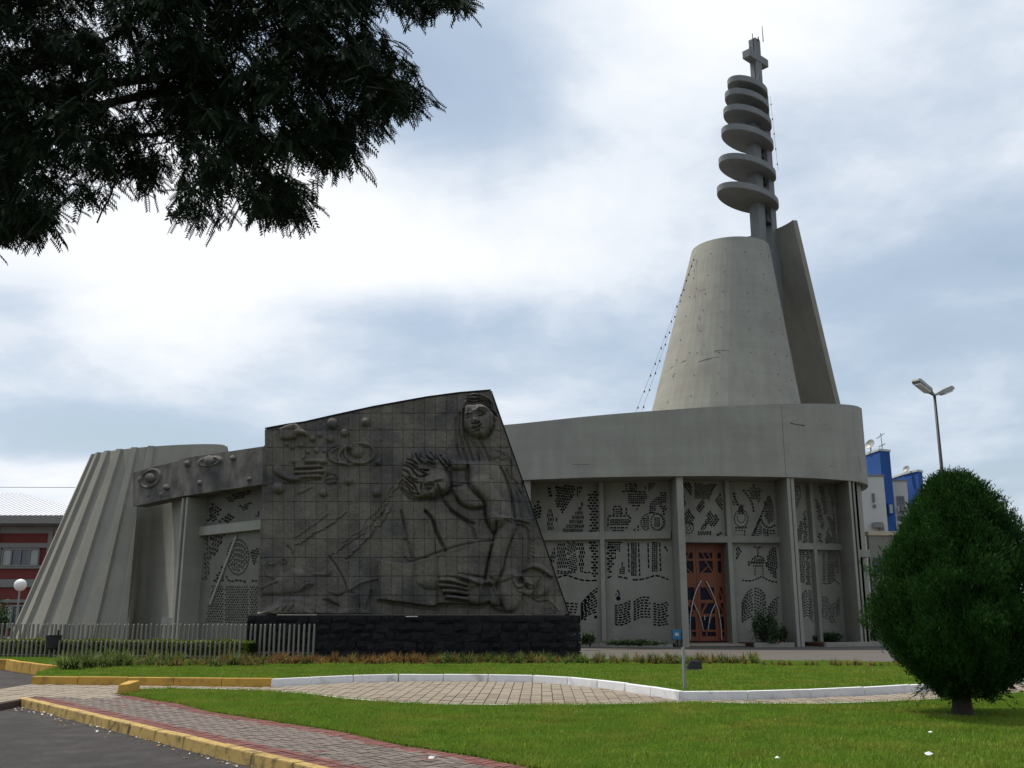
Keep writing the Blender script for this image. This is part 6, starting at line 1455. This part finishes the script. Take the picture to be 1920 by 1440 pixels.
# side wall with coping beyond the drum
sw = thing('boundary_wall', 'grey side wall with cream coping beyond the church drum', 'wall', (18, 47, 0))
a, b = atY(1628, 1004, 47), atY(1800, 1004, 47); MB().box(a.x, b.x, 47, 47.3, 0, a.z).build('wall_body', CONCD, sw); MB().box(a.x - .02, b.x + .05, 46.92, 47.38, a.z + .003, a.z + .2).build('coping', COPING, sw)
a2, b2 = atY(1639, 1072, 46.99), atY(1660, 1046, 46.99); MB().box(a2.x, b2.x, 46.96, 46.995, a2.z, b2.z).build('wall_vent', WINGL, sw)

# ------------------------------------------------------------------ street lamp
lb = atY(1766, 885, 36); sl_ = thing('street_lamp', 'tall thin street lamp with two tilted box heads behind the conifer', 'street lamp', (lb.x, 36, 0))
lt = atY(1752, 741, 36); MB().tube([(lb.x, 36, 0.02), (lb.x, 36, 3), Vector((lt.x, 36, lt.z))], [.085, .075, .05], 10).build('pole', DARKM, sl_, smooth=True)
def head(tipx, tipy, Yt):
    p0 = Vector((lt.x, 36, lt.z)); p1 = atY(tipx, tipy, Yt); d = (p1 - p0).normalized(); v = d.cross(Vector((0, 0, 1))).normalized(); u = v.cross(d)
    L_ = (p1 - p0).length; mb = MB()
    def sec(s, w, h0, h1): c = p0 + d * s; return [c - v * w + u * h0, c + v * w + u * h0, c + v * w * .8 + u * h1, c - v * w * .8 + u * h1]
    S = [sec(0, .05, -.04, .04), sec(.22, .07, -.05, .06), sec(.36, .17, -.06, .10), sec(L_ * .9, .19, -.06, .11), sec(L_, .15, -.04, .06)]
    k0 = len(mb.v); mb.v += [tuple(p) for s_ in S for p in s_]
    for i in range(4):
        for j in range(4): mb.f.append((i * 4 + j, i * 4 + (j + 1) % 4, (i + 1) * 4 + (j + 1) % 4, (i + 1) * 4 + j))
    mb.f += [(3, 2, 1, 0), (16, 17, 18, 19)]; h = mb.build('lamp_head', GALV, sl_, normals=True, bevel=.01)
    mb = MB(); a = p0 + d * (.42); b_ = p0 + d * (L_ * .88); mb.obox((a + b_) / 2 - u * .085, d, v, u, (b_ - a).length / 2, .14, .035); mb.build('lamp_lens', GLOBE, h, bevel=.02)
head(1716, 713, 35.3); head(1784, 728, 36.4)

# ------------------------------------------------------------------ small things
# post with a dark floodlight box
pb = G(1284, 1293, LAWNZ); pst = thing('garden_floodlight', 'short grey post with dark box floodlight on the mid lawn', 'floodlight', tuple(pb))
ptop = atY(1281, 1214, pb.y); MB().tube([pb - Vector((0, 0, .05)), Vector((ptop.x, pb.y, ptop.z))], .032, 8).build('post', GALV, pst)
c = atY(1300, 1246, pb.y); MB().hexa([(c.x - .13, c.y - .1, c.z - .06), (c.x + .15, c.y - .1, c.z - .08), (c.x + .15, c.y + .1, c.z - .08), (c.x - .13, c.y + .1, c.z - .06)], [(c.x - .05, c.y - .08, c.z + .08), (c.x + .14, c.y - .08, c.z + .06), (c.x + .14, c.y + .08, c.z + .06), (c.x - .05, c.y + .08, c.z + .08)]).build('lamp_box', DARKM, pst, bevel=.012)
MB().tube([(pb.x, pb.y, c.z - .08), (c.x + .1, c.y, c.z - .09)], .018, 6).build('bracket', GALV, pst)
# blue box beside the door fin
q = onplane(1269, 1190, *shift(PA, -1.7)); bb = thing('wall_box', 'small blue box with pale mark mounted beside the door fin', 'box', (q.x, q.y, q.z - .2))
MB().box(q.x - .2, q.x + .17, q.y - .12, q.y + .12, q.z - .2, q.z + .2).build('box_body', BLUEBX, bb, bevel=.025)
MB().box(q.x - .10, q.x + .06, q.y - .128, q.y - .121, q.z - .05, q.z + .08).build('pale_mark', CREAM, bb)
MB().box(q.x + .0, q.x + .05, q.y + .05, q.y + .12, 0.02, q.z - .2).build('box_post', DARKM, bb)
# dark litter bin by the fence
lb_ = G(97, 1233, .15); bn_ = thing('litter_bin', 'dark litter bin on a post before the picket fence', 'bin', tuple(lb_))
t0, t1 = atY(97, 1216, lb_.y).z, atY(97, 1191, lb_.y).z
MB().lathe((lb_.x, lb_.y, t0), [(.17, 0), (.19, .02), (.225, t1 - t0 - .03), (.24, t1 - t0), (.215, t1 - t0), (.20, t1 - t0 - .06)], 16).build('bin_body', DARKM, bn_, smooth=False)
MB().tube([(lb_.x, lb_.y + .26, 0.05), (lb_.x, lb_.y + .26, t1 + .15)], .03, 8).tube([(lb_.x, lb_.y + .26, t0 + .2), (lb_.x, lb_.y + .15, t0 + .2)], .02, 6).build('post', DARKM, bn_)
# scraps of litter
def scrap(px, py, s, label, z=.03, m=PAPER, name='paper_scrap', cat='litter'):
    p = G(px, py, z); mb = MB(); k = 7; ring_ = [(p.x + s * math.cos(6.28 * j / k) * random.uniform(.6, 1.1), p.y + s * .8 * math.sin(6.28 * j / k) * random.uniform(.6, 1.1), p.z + random.uniform(0, s * .5)) for j in range(k)]
    mb.add(ring_ + [(p.x, p.y, p.z + s * random.uniform(.5, .9))], [(j, (j + 1) % k, k) for j in range(k)]); o = mb.build(name, m); tag(o, label, cat)
scrap(1742, 1416, .055, 'crumpled white scrap on the near lawn below the conifer', .05); scrap(808, 1422, .04, 'white scrap lying on the brick footpath'); scrap(1458, 1424, .042, 'flat pale scrap on the near lawn left of the conifer', .05); scrap(1745, 1374, .03, 'tiny white speck of paper in the grass nearest the conifer trunk', .06)
# dry leaves and grit along the kerb on the asphalt
dl = MB()
for k in range(170):
    f = random.random() ** 1.3; q = KNo[0].lerp(KNo[-1], f) - Vector((-nd.y, nd.x, 0)) * abs(random.gauss(.05, .14)); s_ = random.uniform(.012, .035); a = random.uniform(0, 6.28)
    dl.add([(q.x + s_ * math.cos(a + j * 1.57) * (1 if j % 2 else .55), q.y + s_ * math.sin(a + j * 1.57) * (1 if j % 2 else .55), ROADZ + .006 + random.uniform(0, .018)) for j in range(4)], [(0, 1, 2, 3)])
o = dl.build('leaf_litter', DRYLEAF); tag(o, 'dry leaves and grit along the foot of the chipped yellow kerb', None, None, 'stuff')
dl = MB()
for k in range(60):
    f = random.random() ** 1.2; q = KNo[0].lerp(KNo[-1], f) - Vector((-nd.y, nd.x, 0)) * abs(random.gauss(.06, .1)); s_ = random.uniform(.010, .022); a = random.uniform(0, 6.28)
    dl.add([(q.x + s_ * math.cos(a + j * 1.57), q.y + s_ * math.sin(a + j * 1.57), ROADZ + .006 + random.uniform(0, .02)) for j in range(4)], [(0, 1, 2, 3)])
o = dl.build('gravel', PAPER); tag(o, 'pale grit along the foot of the chipped yellow kerb', None, None, 'stuff')
